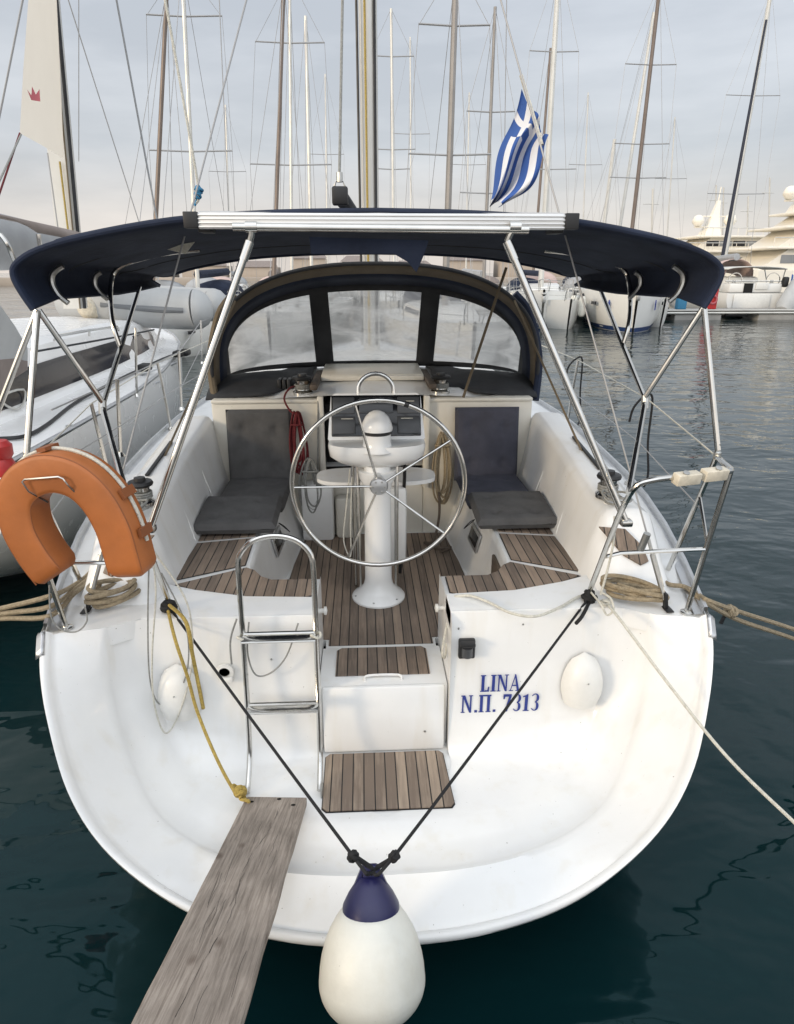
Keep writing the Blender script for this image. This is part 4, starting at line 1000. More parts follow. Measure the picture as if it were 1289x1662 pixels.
for k in range(16):
    x = random.uniform(-.10, .10); y = random.uniform(-1.5, -.15)
    for q in range(5):
        x2 = x + random.uniform(-.004, .004); y2 = y - random.uniform(.02, .05); ck.add([(x - .0004, y, .0006), (x + .0005, y, .0006), (x2 + .0005, y2, .0006), (x2 - .0004, y2, .0006)], [[0, 1, 2, 3]]); x, y = x2, y2
co = obj('crack', ck, 'dark_void', local=True); co.parent = po

# ball fender
fc = PY(604, 1572, 1.53)
fd = thing('ball_fender', 'large white pear shaped fender with a navy top hanging at the transom', 'fender', fc + V((0, 0, -.24)))
fr_ = .178
prof = [(0, -.165)] + [(fr_ * math.sin(a), -.030 - .135 * math.cos(a)) for a in [math.pi * k / 24 for k in range(1, 13)]]
prof += [(fr_ * .995, -.02), (fr_ * .98, .015), (fr_ * .945, .052), (fr_ * .885, .09), (fr_ * .80, .125), (fr_ * .70, .155), (fr_ * .60, .18), (fr_ * .555, .19)]
FT = Matrix.Rotation(R(-27), 3, 'X')
def tiltf(m):
    m.v = [fc + FT @ (v - fc) for v in m.v]; return m
obj('fender_body', tiltf(MB().lathe(prof, fc, 40)), 'white_rubber', fd, angle=60)
m = MB(); m.lathe([(fr_ * .545, .186), (fr_ * .535, .205), (fr_ * .43, .24), (fr_ * .31, .27), (.038, .295)], fc, 32)
obj('fender_top', tiltf(m), 'navy_rubber', fd, angle=60)
m = MB(); m.box(fc + V((0, 0, .298)), (.058, .03, .07), .012); 
for q in (-1, 1): m.slab([fc + V((q * .03, -.012, .325)), fc + V((q * .018, -.012, .33)), fc + V((q * .05, -.012, .24)), fc + V((q * .075, -.012, .225))], (0, .024, 0))
obj('fender_eye', tiltf(m), 'navy_rubber', fd)
eye = fc + FT @ V((0, -.020, .312))
def line(name, pts, r, m, label, cat_='rope', smooth=6, n=7, group=None, parts=None):
    o = obj(name, MB().tube(pts, r, n, smooth if len(pts) > 2 else 0), m); tag(o, label, cat_, group); return o
def knot(o, p, r, m, s=1.0):
    k = MB(); p = V(p)
    for q in range(3):
        ax = V((random.uniform(-1, 1), random.uniform(-1, 1), random.uniform(-1, 1))).normalized(); u = ax.orthogonal().normalized(); v = ax.cross(u)
        k.tube([p + (u * math.cos(a) + v * math.sin(a)) * r * 1.5 * s for a in [2 * math.pi * i / 10 for i in range(10)]], r * .8, 6, closed=True)
    return obj('knot', k, m, o)
gl, gr = RL['g'] + V((0, -.03, .02)), RR['g'] + V((0, -.03, .02))
for gg, px, sn, lb in ((gl, 573, 0, 'black cord from the left gate post down to the ball fender'), (gr, 640, 1, 'black cord from the right gate post down to the ball fender')):
    kn = PY(px, 1390, 1.68); o = line('fender_cord', [gg, lerp(gg, kn, .5) + V((0, 0, -.004)), kn, eye + V((.012 * (1 if sn else -1), -.01, .01)), eye], .0062, 'rope_black', lb, 'cord', 3)
    knot(o, kn, .010, 'rope_black'); knot(o, gg, .016, 'rope_black', 1.2)
    obj('doubled_cord', MB().tube([kn + V((.006, 0, 0)), eye + V((.012, .012, 0))], .0085, 6), 'rope_black', o)
line('strap_tail', [gr + V((.0, -.01, -.02)), PY(945, 1000, 2.60), PY(935, 1012, 2.60)], .009, 'rope_black', 'short black strap end dangling from the right gate post', 'strap', 3)
line('strap_wrap', [gl + V((-.02, -.01, .03)), gl + V((.03, -.02, -.02)), gl + V((.05, 0, -.05)), gl + V((.02, .0, -.075))], .012, 'rope_black', 'black strap wound round the foot of the left gate post', 'strap', 4)

# ropes
def Pz(l, z): return [PZ(x, y, z) for x, y in l]
def Py(l, y_): return [PY(x, y, y_) for x, y in l]
line('yellow_rope', [gl + V((0, -.02, 0))] + Py([(285, 1040), (305, 1100), (318, 1148)], 2.48) + [PY(338, 1200, 2.42), PY(362, 1252, 2.36), PZ(385, 1292, .49)], .0075, 'rope_yellow', 'yellow rope from the left gate post down to the plank', group=None)
line('yellow_rope', [gl + V((.01, -.02, .02))] + Py([(302, 1010), (312, 1060), (322, 1110), (330, 1150)], 2.50), .0085, 'rope_yellow', 'short thicker yellow rope end hanging beside the left vent cover')
o = line('rope_lashing', [PZ(388, 1280, .50), PZ(378, 1275, .53), PZ(384, 1290, .52), PZ(394, 1284, .54), PZ(390, 1296, .50), PZ(403, 1300, .50), PZ(402, 1306, .475), PZ(395, 1290, .50)], .008, 'rope_yellow', 'knotted yellow lashing holding the plank to the ladder foot', 'rope', 5); knot(o, PZ(390, 1285, .52), .012, 'rope_yellow', 1.2)
line('thin_line', [PY(245, 890, 2.60)] + Py([(253, 960), (247, 1060), (250, 1140), (268, 1190), (290, 1160), (310, 1090), (312, 1030), (300, 970), (250, 895)], 2.54), .0038, 'rope_white', 'thin white line hanging in a long loop over the left vent cover', 'line')
line('thin_line', [PY(243, 880, 2.60)] + Py([(240, 1000), (243, 1100), (258, 1142), (285, 1135), (305, 1080), (300, 1010), (262, 930)], 2.57), .0034, 'rope_grey', 'thin grey line in a shorter loop below the lifebuoy', 'line')
line('thin_line', Py([(80, 950), (83, 1000), (100, 1022), (125, 1025), (141, 1008), (138, 985)], 2.52), .0034, 'rope_grey', 'thin cord loop on the left stern corner of the deck', 'cord')
line('ladder_cord', Py([(384, 1005), (374, 1040), (376, 1078)], 2.58), .0045, 'rope_grey', 'grey cord from the ladder rung to the shower fitting', 'cord')
line('ladder_cord', Py([(404, 1010), (402, 1060), (415, 1095), (440, 1092), (465, 1065), (484, 1012)], 2.585), .0038, 'rope_grey', 'grey cord slung behind the ladder between its two rails', 'cord')
line('grey_line', [PZ(738, 968, 1.17)] + Pz([(765, 967), (795, 978), (830, 995), (870, 1000), (910, 985), (940, 968), (962, 966)], 1.185), .0068, 'rope_white', 'off white rope lying along the deck edge right of the walk through', 'rope')
line('small_loop', [V((.32, 2.80, 1.04)), V((.30, 2.74, 1.0)), V((.285, 2.70, .93)), V((.30, 2.72, .89)), V((.315, 2.78, .93))], .006, 'rope_white', 'small white rope loop on the right cheek of the walk through', 'rope')
o = line('mooring_line', [PZ(984, 978, 1.20), PY(1010, 1010, 2.50), PY(1085, 1110, 2.25), PY(1180, 1228, 2.0), PY(1300, 1345, 1.70), PY(1420, 1460, 1.4)], .0068, 'rope_white', 'thin white mooring line from the right gate post out over the water', 'mooring line')
knot(o, PZ(984, 978, 1.20), .009, 'rope_white', 1.6)
line('white_line', [RR['g'] + V((0, -.02, .05)), PY(975, 980, 2.62), PY(985, 998, 2.60), PY(996, 990, 2.60), PY(992, 972, 2.62), PY(978, 962, 2.66)], .005, 'rope_white', 'white cord looped round the eye at the right gate post', 'cord')
line('white_line', [PY(998, 838, 2.60), PY(996, 880, 2.60), PY(985, 930, 2.62), PY(975, 965, 2.62)], .0055, 'rope_white', 'white cord hanging from the bimini leg clamp down the right gate post', 'cord')
# heavy tan lines: right
def coil(c, rx, ry, n, r, m, label, rot=0, lift=.02, seed=1, cat_='rope coil', zj=.01):
    random.seed(seed); pts = []
    for k in range(n):
        for i in range(12):
            a = 2 * math.pi * i / 12; w_ = k + i / 12; f_ = .88 + .14 * math.sin(w_ * 2.3 + seed); g_ = .88 + .14 * math.sin(w_ * 1.7 + 2 * seed)
            x, y = rx * f_ * math.cos(a), ry * g_ * math.sin(a); off = V((.018 * math.sin(w_ * 3.1 + seed), .018 * math.cos(w_ * 2.6), 0))
            pts.append(V(c) + off + V((x * math.cos(rot) - y * math.sin(rot), x * math.sin(rot) + y * math.cos(rot), r + lift * w_ + zj * math.sin(w_ * 9))))
    o = obj('rope_coil', MB().tube(pts, r, 7, 2), m); tag(o, label, cat_); return o
coil((1.21, 2.735, 1.185), .14, .060, 5, .0115, 'rope_tan', 'thick tan rope coil on the right stern deck under the rail', R(-30), .012, 3)
rl = Pz([(1065, 930), (1085, 948), (1110, 952)], 1.20)
for k, (dy, lb) in enumerate(((0, 'upper strand of the thick tan mooring rope on the right'), (14, 'lower strand of the thick tan mooring rope on the right'))):
    o = line('mooring_rope', rl + [PZ(1130, 962 + dy * .3, 1.20), PY(1150, 975 + dy * .4, 2.62), PY(1200, 993 + dy, 2.75), PY(1290, 1022 + dy * 1.1, 2.95), PY(1400, 1062 + dy * 1.2, 3.2)], .0115, 'rope_tan', lb, 'mooring rope')
    if k == 0: knot(o, PY(1187, 992, 2.72), .014, 'rope_tan', 1.2)
b = MB(); b.tube([PY(1176, 1000, 2.70), PY(1170, 1012, 2.70)], .009, 6); obj('taped_end', b, 'black', o)
# left
for k, (ya, yb, lb) in enumerate(((968, 985, 'uppermost tan mooring rope leaving the left stern corner'), (985, 992, 'middle tan mooring rope leaving the left stern corner'), (1000, 972, 'lowest tan mooring rope leaving the left stern corner'))):
    line('mooring_rope', [PZ(175, 880 + 16 * k, 1.25), PZ(150, 925 + 8 * k, 1.22), PZ(120, 950 + 7 * k, 1.21), PY(80, ya, 2.62), PY(0, 988 + (ya - 968) * .5, 2.75), PY(-120, 1015, 2.95)], .0115, 'rope_tan', lb, 'mooring rope')
coil((-1.27, 2.82, 1.185), .11, .08, 5, .0115, 'rope_tan', 'thick tan rope heap on the left stern deck behind the lifebuoy', R(40), .016, 5)
# hanging coils
def hcoil(c, w_, h_, n, r, m, label, seed, dy=.02):
    random.seed(seed); mb = MB(); c = V(c)
    for k in range(n):
        ww = w_ * random.uniform(.5, 1); hh = h_ * random.uniform(.8, 1.05); ox = random.uniform(-.02, .02); oy = random.uniform(-dy, dy)
        pts = [c + V((ox, oy, 0)), c + V((ox + ww * .4, oy, -hh * .35)), c + V((ox + ww * .5, oy, -hh * .75)), c + V((ox + ww * .1, oy, -hh)), c + V((ox - ww * .35, oy, -hh * .85)), c + V((ox - ww * .4, oy, -hh * .4))]
        mb.tube(pts, r, 6, 4, closed=True)
    mb.tube([c + V((-w_ * .3, -.03, -.09)), c + V((w_ * .3, -.035, -.09)), c + V((w_ * .3, .03, -.10)), c + V((-w_ * .3, .03, -.10))], r, 6, 3, closed=True)
    o = obj('hanging_rope', mb, m); tag(o, label, 'rope coil'); return o
hcoil((-.55, 4.62, 1.72), .12, .45, 7, .007, 'rope_red', 'dark red rope coil hanging beside the left cushion', 11)
hcoil((-.47, 4.60, 1.38), .17, .40, 10, .007, 'rope_grey', 'grey rope coil hanging below the red rope', 12)
hcoil((.50, 4.64, 1.55), .14, .55, 8, .008, 'rope_tan', 'tan rope coil hanging beside the right cushion', 13)
line('red_line', [V((-.52, 4.9, 1.86)), V((-.60, 4.80, 1.86)), V((-.64, 4.70, 1.80)), V((-.60, 4.66, 1.72)), V((-.56, 4.64, 1.70))], .007, 'rope_red', 'red line led from the left cabin top winch over the bulkhead', 'rope')
line('grey_line', [V((-.40, 4.70, 1.78)), V((-.41, 4.68, 1.5)), V((-.42, 4.68, 1.2)), V((-.40, 4.66, .85))], .006, 'rope_grey', 'grey line hanging straight down the left bulkhead', 'rope')
line('thin_line', [V((-.16, 3.74, 1.55)), V((-.19, 3.72, 1.3)), V((-.21, 3.72, 1.10)), V((-.17, 3.70, 1.0)), V((-.165, 3.72, 1.2)), V((-.15, 3.74, 1.5))], .004, 'rope_white', 'thin white cord loop hanging left of the steering column', 'cord')
line('brown_line', [V((.48, 4.62, 1.1)), V((.47, 4.5, .95)), V((.42, 4.40, .80)), V((.36, 4.46, .76)), V((.44, 4.36, .76)), V((.54, 4.34, .77)), V((.46, 4.28, .76))], .010, 'wood_dark', 'brown line heaped on the teak floor below the tan coil', 'rope')
for s_ in (-1, 1):
    pass
random.seed(21)
for (x, y, lab) in ((1.24, 3.17, 'grey sheet heaped on the right coaming winch'), (-1.24, 3.17, 'grey sheet heaped on the left coaming winch')):
    coil((x, y, 1.515), .06, .08, 4, .006, 'rope_grey', lab, R(10), .010, 17 if x > 0 else 18)
# black line on the right stanchion
for i, (sy, lb) in enumerate(((4.35, 'black line tied over the nearest right stanchion'), (6.1, 'black line tied over the second right stanchion'))):
    x = gun(sy) - .01; z = dz(sy) + .62
    line('black_line', [V((x - .10, sy, z - .16)), V((x - .09, sy - .02, z - .06)), V((x - .02, sy, z + .01)), V((x + .04, sy, z)), V((x + .05, sy, z - .3)), V((x + .06, sy - .05, z - .52)), V((x + .02, sy - .1, z - .6))], .008, 'rope_black', lb, 'line')

# flag hung from the right backstay
def flag():
    a, d = bstR
    hoist_top = PY(848, 130, 3.6); 
    t = thing('national_flag', 'blue and white striped Greek flag with a cross hanging from the right backstay', 'flag', PY(810, 335, 3.6))
    # long axis runs from the top down to the lower left
    up0 = PY(847, 140, 3.60); up1 = PY(889, 218, 3.45); lo0 = PY(790, 318, 3.68); lo1 = PY(818, 338, 3.60)
    nu, nv = 44, 36
    def pt(u, v):   # u along the fly 0..1, v across the hoist 0..1
        p = lerp(lerp(up0, up1, v), lerp(lo0, lo1, v), u)
        side = (up1 - up0).normalized()
        p = p + V((0, .075 * math.sin(v * 10 + u * 4) * (.4 + u), .008 * math.sin(v * 14 + u * 6))) + side * (.020 * math.sin(u * 8 + v * 3))
        # belly: the middle of the cloth bulges to the left
        p = p + V((.006 * math.sin(math.pi * u) * (1 - v), 0, .0)) + V((.045 * math.sin(math.pi * u) * v, 0, -.01))
        return p
    W_, B_ = MB(), MB()
    G = [[pt(i / nu, j / nv) for j in range(nv + 1)] for i in range(nu + 1)]
    for i in range(nu):
        for j in range(nv):
            u = (i + .5) / nu; v = (j + .5) / nv
            s9 = int(v * 9)
            if u < .37 and s9 < 5:   # canton
                cx_, cy_ = u / .37, v / (5 / 9); blue = not (abs(cx_ - .5) < .10 or abs(cy_ - .5) < .10)
            else: blue = s9 % 2 == 0
            (B_ if blue else W_).add([G[i][j], G[i][j + 1], G[i + 1][j + 1], G[i + 1][j]], [[0, 1, 2, 3]])
    obj('blue_cloth', B_, 'flag_blue', t, angle=80); obj('white_cloth', W_, 'flag_white', t, angle=80)
    obj('flag_staff', MB().tube([PY(846, 122, 3.58), PY(880, 235, 3.44)], .009, 7), 'rope_white', t)
flag()
o = line('tied_rope', [PY(268, 0, 3.5), PY(298, 165, 3.5), PY(322, 305, 3.5), PY(318, 330, 3.5)], .0062, 'rope_white', 'thick pale rope running up from the left backstay', 'rope', 4)
knot(o, PY(323, 308, 3.5), .009, 'rope_blue', 1.2); knot(o, PY(321, 317, 3.5), .008, 'rope_blue', 1.2); obj('blue_tail', MB().tube([PY(322, 318, 3.5), PY(316, 334, 3.5)], .006, 6), 'rope_blue', o)

# ================================================================== NEIGHBOUR YACHT (left)
nb = thing('neighbour_yacht', 'large white sailing yacht moored close on the left with a long dark cabin window', 'sailing yacht', (-4.4, 9.0, 0))
def Q(name, mb, m, par=nb, **k): return obj(name, mb, m, par, **k)
NXc = -4.35
def ng(y):
    T = [(1.5, 1.70), (3, 1.80), (5, 1.87), (7, 1.88), (9, 1.72), (11, 1.36), (12.6, .85), (14.0, .22), (14.3, .04)]
    if y <= T[0][0]: return T[0][1]
    for (a, b), (c_, d) in zip(T, T[1:]):
        if y <= c_: return b + (d - b) * (y - a) / (c_ - a)
    return T[-1][1]
rows = []
for y in (4.35, 4.7, 5.2, 6.2, 7, 8.5, 10, 11.5, 12.8, 13.8, 14.3):
    b = ng(y); zt = 1.38 + .015 * (y - 3); r_ = []; dp_ = zt + .3 * min(1, max(-3.2, (y - 5.6) / .8))
    for k in range(25):
        a = math.pi * k / 24; cx_ = math.cos(a); sx = math.sin(a); r_.append(V((NXc + b * math.copysign(abs(cx_) ** .38, cx_), y - .0, zt - dp_ * sx ** 1.1)))
    rows.append(r_)
m = MB(); m.grid(rows); m.add(rows[0], [list(range(25))]); Q('hull', m, 'gelcoat_clean', angle=50)
m = MB(); rows = []
for y in (4.35, 5.5, 7, 8.5, 10, 11.5, 12.8, 13.8, 14.3):
    b = ng(y); zt = 1.38 + .015 * (y - 3); rows.append([V((NXc + b * k / 6, y, zt + .004 + .05 * (1 - (k / 6) ** 2))) for k in range(-6, 7)])
m.grid(rows); Q('deck', m, 'gelcoat_clean', angle=50)
for s_ in (1, -1):
    m = MB(); m.tube([V((NXc + s_ * (ng(y) - .01), y, 1.40 + .015 * (y - 3))) for y in (4.4, 5.5, 7, 8.5, 10, 11.5, 12.8, 13.8)], .018, 6); Q('toe_rail', m, 'aluminium')
# cabin trunk
def cab(y): 
    T = [(3.6, 1.05, .55), (5, 1.20, .57), (7, 1.22, .58), (9, 1.20, .55), (10.3, 1.12, .46), (11.2, .98, .30), (11.9, .8, .03)]
    for (a, b, h1), (c_, d, h2) in zip(T, T[1:]):
        if y <= c_: t = (y - a) / (c_ - a); return b + (d - b) * t, h1 + (h2 - h1) * t
    return T[-1][1:]
m = MB(); rows = []
for y in (4.6, 4.8, 5, 6, 7, 7.8, 8.6, 9.2, 9.8, 10.3, 10.8, 11.3, 11.9):
    b, h_ = cab(y); z = 1.40 + .015 * (y - 3)
    sec = [(-b - .05, z), (-b, z + .05), (-b + .10, z + h_ - .06), (-b + .2, z + h_), (0, z + h_ + .06), (b - .2, z + h_), (b - .10, z + h_ - .06), (b, z + .05), (b + .05, z)]
    rows.append([V((NXc + x, y, zz)) for x, zz in sec])
m.grid(rows); m.add(rows[0], [list(range(9))]); Q('cabin', m, 'gelcoat_clean', angle=25)
m = MB(); rows = []
for y, u0, u1 in ((4.65, .12, .66), (5, .12, .68), (6, .10, .68), (7, .08, .68), (7.8, .06, .67), (8.6, .05, .66), (9.6, .05, .68), (10.4, .08, .72), (10.6, .25, .70)):
    b, h_ = cab(y); z = 1.40 + .015 * (y - 3)
    A_ = V((NXc + b + .006, y, z + .05)); B2 = V((NXc + b - .10 + .006, y, z + h_ - .06)); rows.append([lerp(A_, B2, u0), lerp(A_, B2, (u0 + u1) / 2) + V((.004, 0, 0)), lerp(A_, B2, u1)])
m.grid(rows); nbw = Q('cabin_window', m, 'dark_glass', angle=50)
m = MB(); m.tube([PX(6, 655, -3.13), PX(8, 640, -3.13), PX(38, 632, -3.13), PX(40, 650, -3.13), PX(28, 664, -3.13)], .01, 6, 3, closed=True); Q('opening_port', m, 'mast_white', nbw)
# handrail
m = MB(); m.tube([PZ(88, 552, 2.0), PZ(94, 545, 2.06), PZ(145, 536, 2.06), PZ(190, 530, 2.06), PZ(193, 536, 2.0)], .014, 6, 0); m.tube([PZ(145, 545, 2.0), PZ(145, 536, 2.06)], .012, 6); Q('handrail', m, 'stainless')
m = MB(); m.tube([PZ(60, 570, 2.0), PZ(200, 545, 2.0), PZ(250, 535, 1.98)], .010, 6, 3); Q('sheet_track', m, 'dark_canvas')
for (x1, y1, x2, y2) in ((222, 643, 220, 532), (196, 740, 190, 615), (328, 590, 326, 520), (295, 665, 290, 570)):
    p = PZ(x1, y1, 1.42); t_ = PY(x2, y2, p.y); o = Q('stanchion', MB().tube([p, t_], .013, 8), 'stainless'); Q('stanchion_base', MB().lathe([(.035, 0), (.03, .01), (.018, .03)], p, 10), 'stainless', o)
pA, pB, pC = PY(190, 618, PZ(196, 740, 1.42).y), PY(290, 572, PZ(295, 665, 1.42).y), PY(326, 522, PZ(328, 590, 1.42).y)
Q('lifeline', MB().tube([pA + V((-.05, -.9, -.02)), pA, pB, pC, pC + V((.0, 3, .05))], .005, 5), 'wire')
Q('lifeline', MB().tube([pA + V((-.05, -.9, -.32)), pA + V((0, 0, -.3)), pB + V((0, 0, -.3)), pC + V((0, 0, -.3))], .004, 5), 'wire')
Q('jib_track', MB().tube([PZ(230, 612, 1.46), PZ(285, 588, 1.46)], .02, 6), 'aluminium')
m = MB(); m.tube([PZ(0, 712, 1.45), PZ(40, 708, 1.45), PZ(75, 690, 1.45), PZ(120, 655, 1.47), PZ(165, 630, 1.50), PZ(215, 605, 1.50), PZ(275, 578, 1.52), PZ(300, 574, 1.52)], .016, 7, 5); Q('deck_line', m, 'black')
m = MB()
for k, (x, y) in enumerate(((235, 596), (290, 574), (300, 572))): m.box(PZ(x, y, 1.56), (.14, .2, .09), .03)
Q('deck_block', m, 'black')
m = MB(); m.lathe([(.03, 0), (.03, .01), (0, .012)], PZ(113, 692, 1.43), 12); Q('deck_filler', m, 'steel_dull')
m = MB(); m.tube([PZ(250, 628, 1.44), PZ(251, 622, 1.48), PZ(262, 618, 1.48), PZ(263, 624, 1.44)], .012, 6); Q('cleat', m, 'aluminium')
# mast with in-mast sail
mb_ = PY(122, 520, 9.6); mt_ = PY(86, 0, 9.6); mdir = (mt_ - PY(122, 385, 9.6)).normalized()
m = MB(); base = PY(124, 500, 9.6); tip = base + mdir * 14
u = V((1, 0, 0)); rows = []
for q in (base, tip): rows.append([q + V((x, y, 0)) for x, y in ((-.11, -.15), (-.13, 0), (-.10, .14), (0, .18), (.10, .14), (.13, 0), (.11, -.15))])
m.grid(rows, closed=True); nm = Q('mast', m, 'mast_white', angle=60)
Q('mast_line', MB().tube([base + V((.16, -.12, 0)), tip + V((.16, -.12, 0))], .022, 6), 'dark_canvas', nm)
Q('mast_line', MB().tube([base + V((.13, -.2, 0)), tip + V((.13, -.2, 0))], .010, 6), 'tan_and_lit_canvas', nm)
Q('mast_line', MB().tube([PY(113, 395, 9.4), PY(97, 262, 9.4)], .012, 6), 'rope_yellow', nm)
Q('mast_line', MB().tube([PY(96, 385, 8.8), PY(77, 248, 8.8)], .008, 5), 'wire', nm)
m = MB(); S0 = [(88, -150), (92, 0), (98, 120), (104, 258)]; S1 = [(72, -150), (46, 0), (38, 110), (32, 216)]
rows = []
for (ax, ay), (bx, by) in zip(S0, S1):
    rows.append([lerp(PY(ax, ay, 9.4), PY(bx, by, 7.9), t / 8) + V((0, .10 * math.sin(math.pi * t / 8), 0)) for t in range(9)])
m.grid(rows); sl = Q('mainsail', m, 'sail', nm if False else nb, angle=70)
cr_ = PY(57, 155, 8.0); m = MB()
k = .060
m.slab([cr_ + V((x * k, -.02, z * k)) for x, z in ((-1, .75), (-.45, -.05), (-.1, 1.25), (.3, .05), (1.05, .85), (.85, -.95), (-.6, -.75))], (0, -.004, 0)); Q('crown_emblem', m, 'crown_red', sl, angle=10)
Q('sheet', MB().tube([PY(32, 216, 7.9), PY(-30, 400, 6.5)], .010, 5), 'rope_red'); Q('sheet', MB().tube([PY(34, 218, 7.9), PY(-60, 420, 6.0)], .010, 5), 'rope_grey')
for (x0_, y0_, x1_, y1_, yy, r_) in ((182, -40, 262, 395, 9.0, .012), (108, -10, 232, 380, 9.2, .007), (41, -20, -6, 215, 7.5, .010), (128, -20, 128, 262, 9.0, .005)):
    Q('stay', MB().tube([PY(x0_, y0_, yy), PY(x1_, y1_, yy)], r_, 5), 'wire' if r_ < .012 else 'fuse_grey')
# boom with canvas cover
m = MB(); rows = []
for (px, py, yy, r_) in ((150, 412, 9.7, .17), (112, 402, 9.1, .22), (60, 398, 8.2, .26), (0, 392, 7.4, .29), (-90, 385, 6.5, .30)):
    c_ = PY(px, py, yy); rows.append([c_ + V((r_ * .6 * math.cos(a), 0, r_ * .95 * math.sin(a))) for a in [2 * math.pi * k / 16 for k in range(16)]])
m.grid(rows, closed=True); Q('boom_cover', m, 'grey_canvas', angle=60)
m = MB(); rows = []
for (x0_, y0_, yy) in ((-60, 340, 6.0), (-20, 345, 6.2), (20, 355, 6.4), (45, 366, 6.6), (62, 378, 6.8)):
    a = PY(x0_, y0_, yy); rows.append([a + V((0, 1.6 * t, -.05 * t)) for t in (0, .5, 1)])
m.grid(rows); Q('bimini_cover', m, 'brown_canvas', thick=.02, angle=50)
Q('bimini_frame', MB().tube([PY(62, 380, 6.8), PY(65, 400, 6.8), PY(60, 425, 6.8)], .02, 6), 'stainless'); Q('bimini_frame', MB().tube([PY(0, 380, 6.2), PY(14, 400, 6.2), PY(28, 440, 6.3), PY(32, 470, 6.3)], .02, 6, 4), 'stainless')
# sprayhood at far left
m = MB(); rows = []
for x0_, y0_, x1_, y1_, yy in ((-60, 470, -60, 690, 5.2), (0, 495, 0, 640, 5.6), (25, 530, 22, 615, 6.0), (45, 565, 45, 600, 6.3)):
    a, b = PY(x0_, y0_, yy), PY(x1_, y1_, yy); rows.append([lerp(a, b, t / 5) for t in range(6)])
m.grid([r_[:4] for r_ in rows]); m2 = MB(); m2.grid([r_[3:] for r_ in rows]); Q('sprayhood', m, 'dinghy_grey', angle=60); Q('sprayhood_base', m2, 'brown_canvas', angle=60)
# dinghy on the foredeck
dg = thing('inflatable_dinghy', 'grey inflatable dinghy lying on the foredeck of the left yacht', 'dinghy', PY(240, 520, 10.0))
c_ = PY(238, 500, 10.3)
m = MB(); m.tube([c_ + V((-1.2, .3, .08)), c_ + V((-.6, 0, .06)), c_ + V((.2, -.05, .0)), c_ + V((.62, 0, -.02)), c_ + V((.72, .0, -.02))], .29, 18, 4); m.lathe([(.29, 0), (.275, .08), (.22, .17), (.12, .23), (0, .25)], c_ + V((.715, 0, -.02)), 18, (1, 0, 0)); obj('inflatable_tube', m, 'dinghy_grey', dg, angle=60)
m = MB(); m.tube([c_ + V((-1.2, 1.3, .10)), c_ + V((.2, 1.2, .02)), c_ + V((.8, .9, 0))], .26, 14, 4); m.lathe([(.26, 0), (.245, .08), (.19, .16), (.1, .21), (0, .23)], c_ + V((.795, .9, 0)), 14, (1, -.5, 0)); obj('inflatable_tube', m, 'dinghy_grey', dg, angle=60)
m = MB(); m.tube([c_ + V((-.55, -.27, .06)), c_ + V((.2, -.33, .0)), c_ + V((.60, -.27, -.02))], .045, 8, 4); obj('rubbing_strake', m, 'dinghy_dark', dg)
m = MB(); m.lathe([(.0, .0), (.10, .03), (.17, .12), (.19, .3)], c_ + V((-.75, -.35, .02)), 16, (0, 1, 0)); obj('tube_end_cone', m, 'cream_plastic', dg)
# red buoy top at the left edge of the frame
rb = MB(); c_ = PY(2, 738, 3.4); rb.lathe([(.0, -.12), (.05, -.11), (.058, -.05), (.045, -.02), (.058, .0), (.060, .05), (.04, .075), (0, .08)], c_, 20)
tag(obj('red_fender', rb, 'red'), 'red plastic fender end showing above the lifebuoy at the left edge', 'fender')

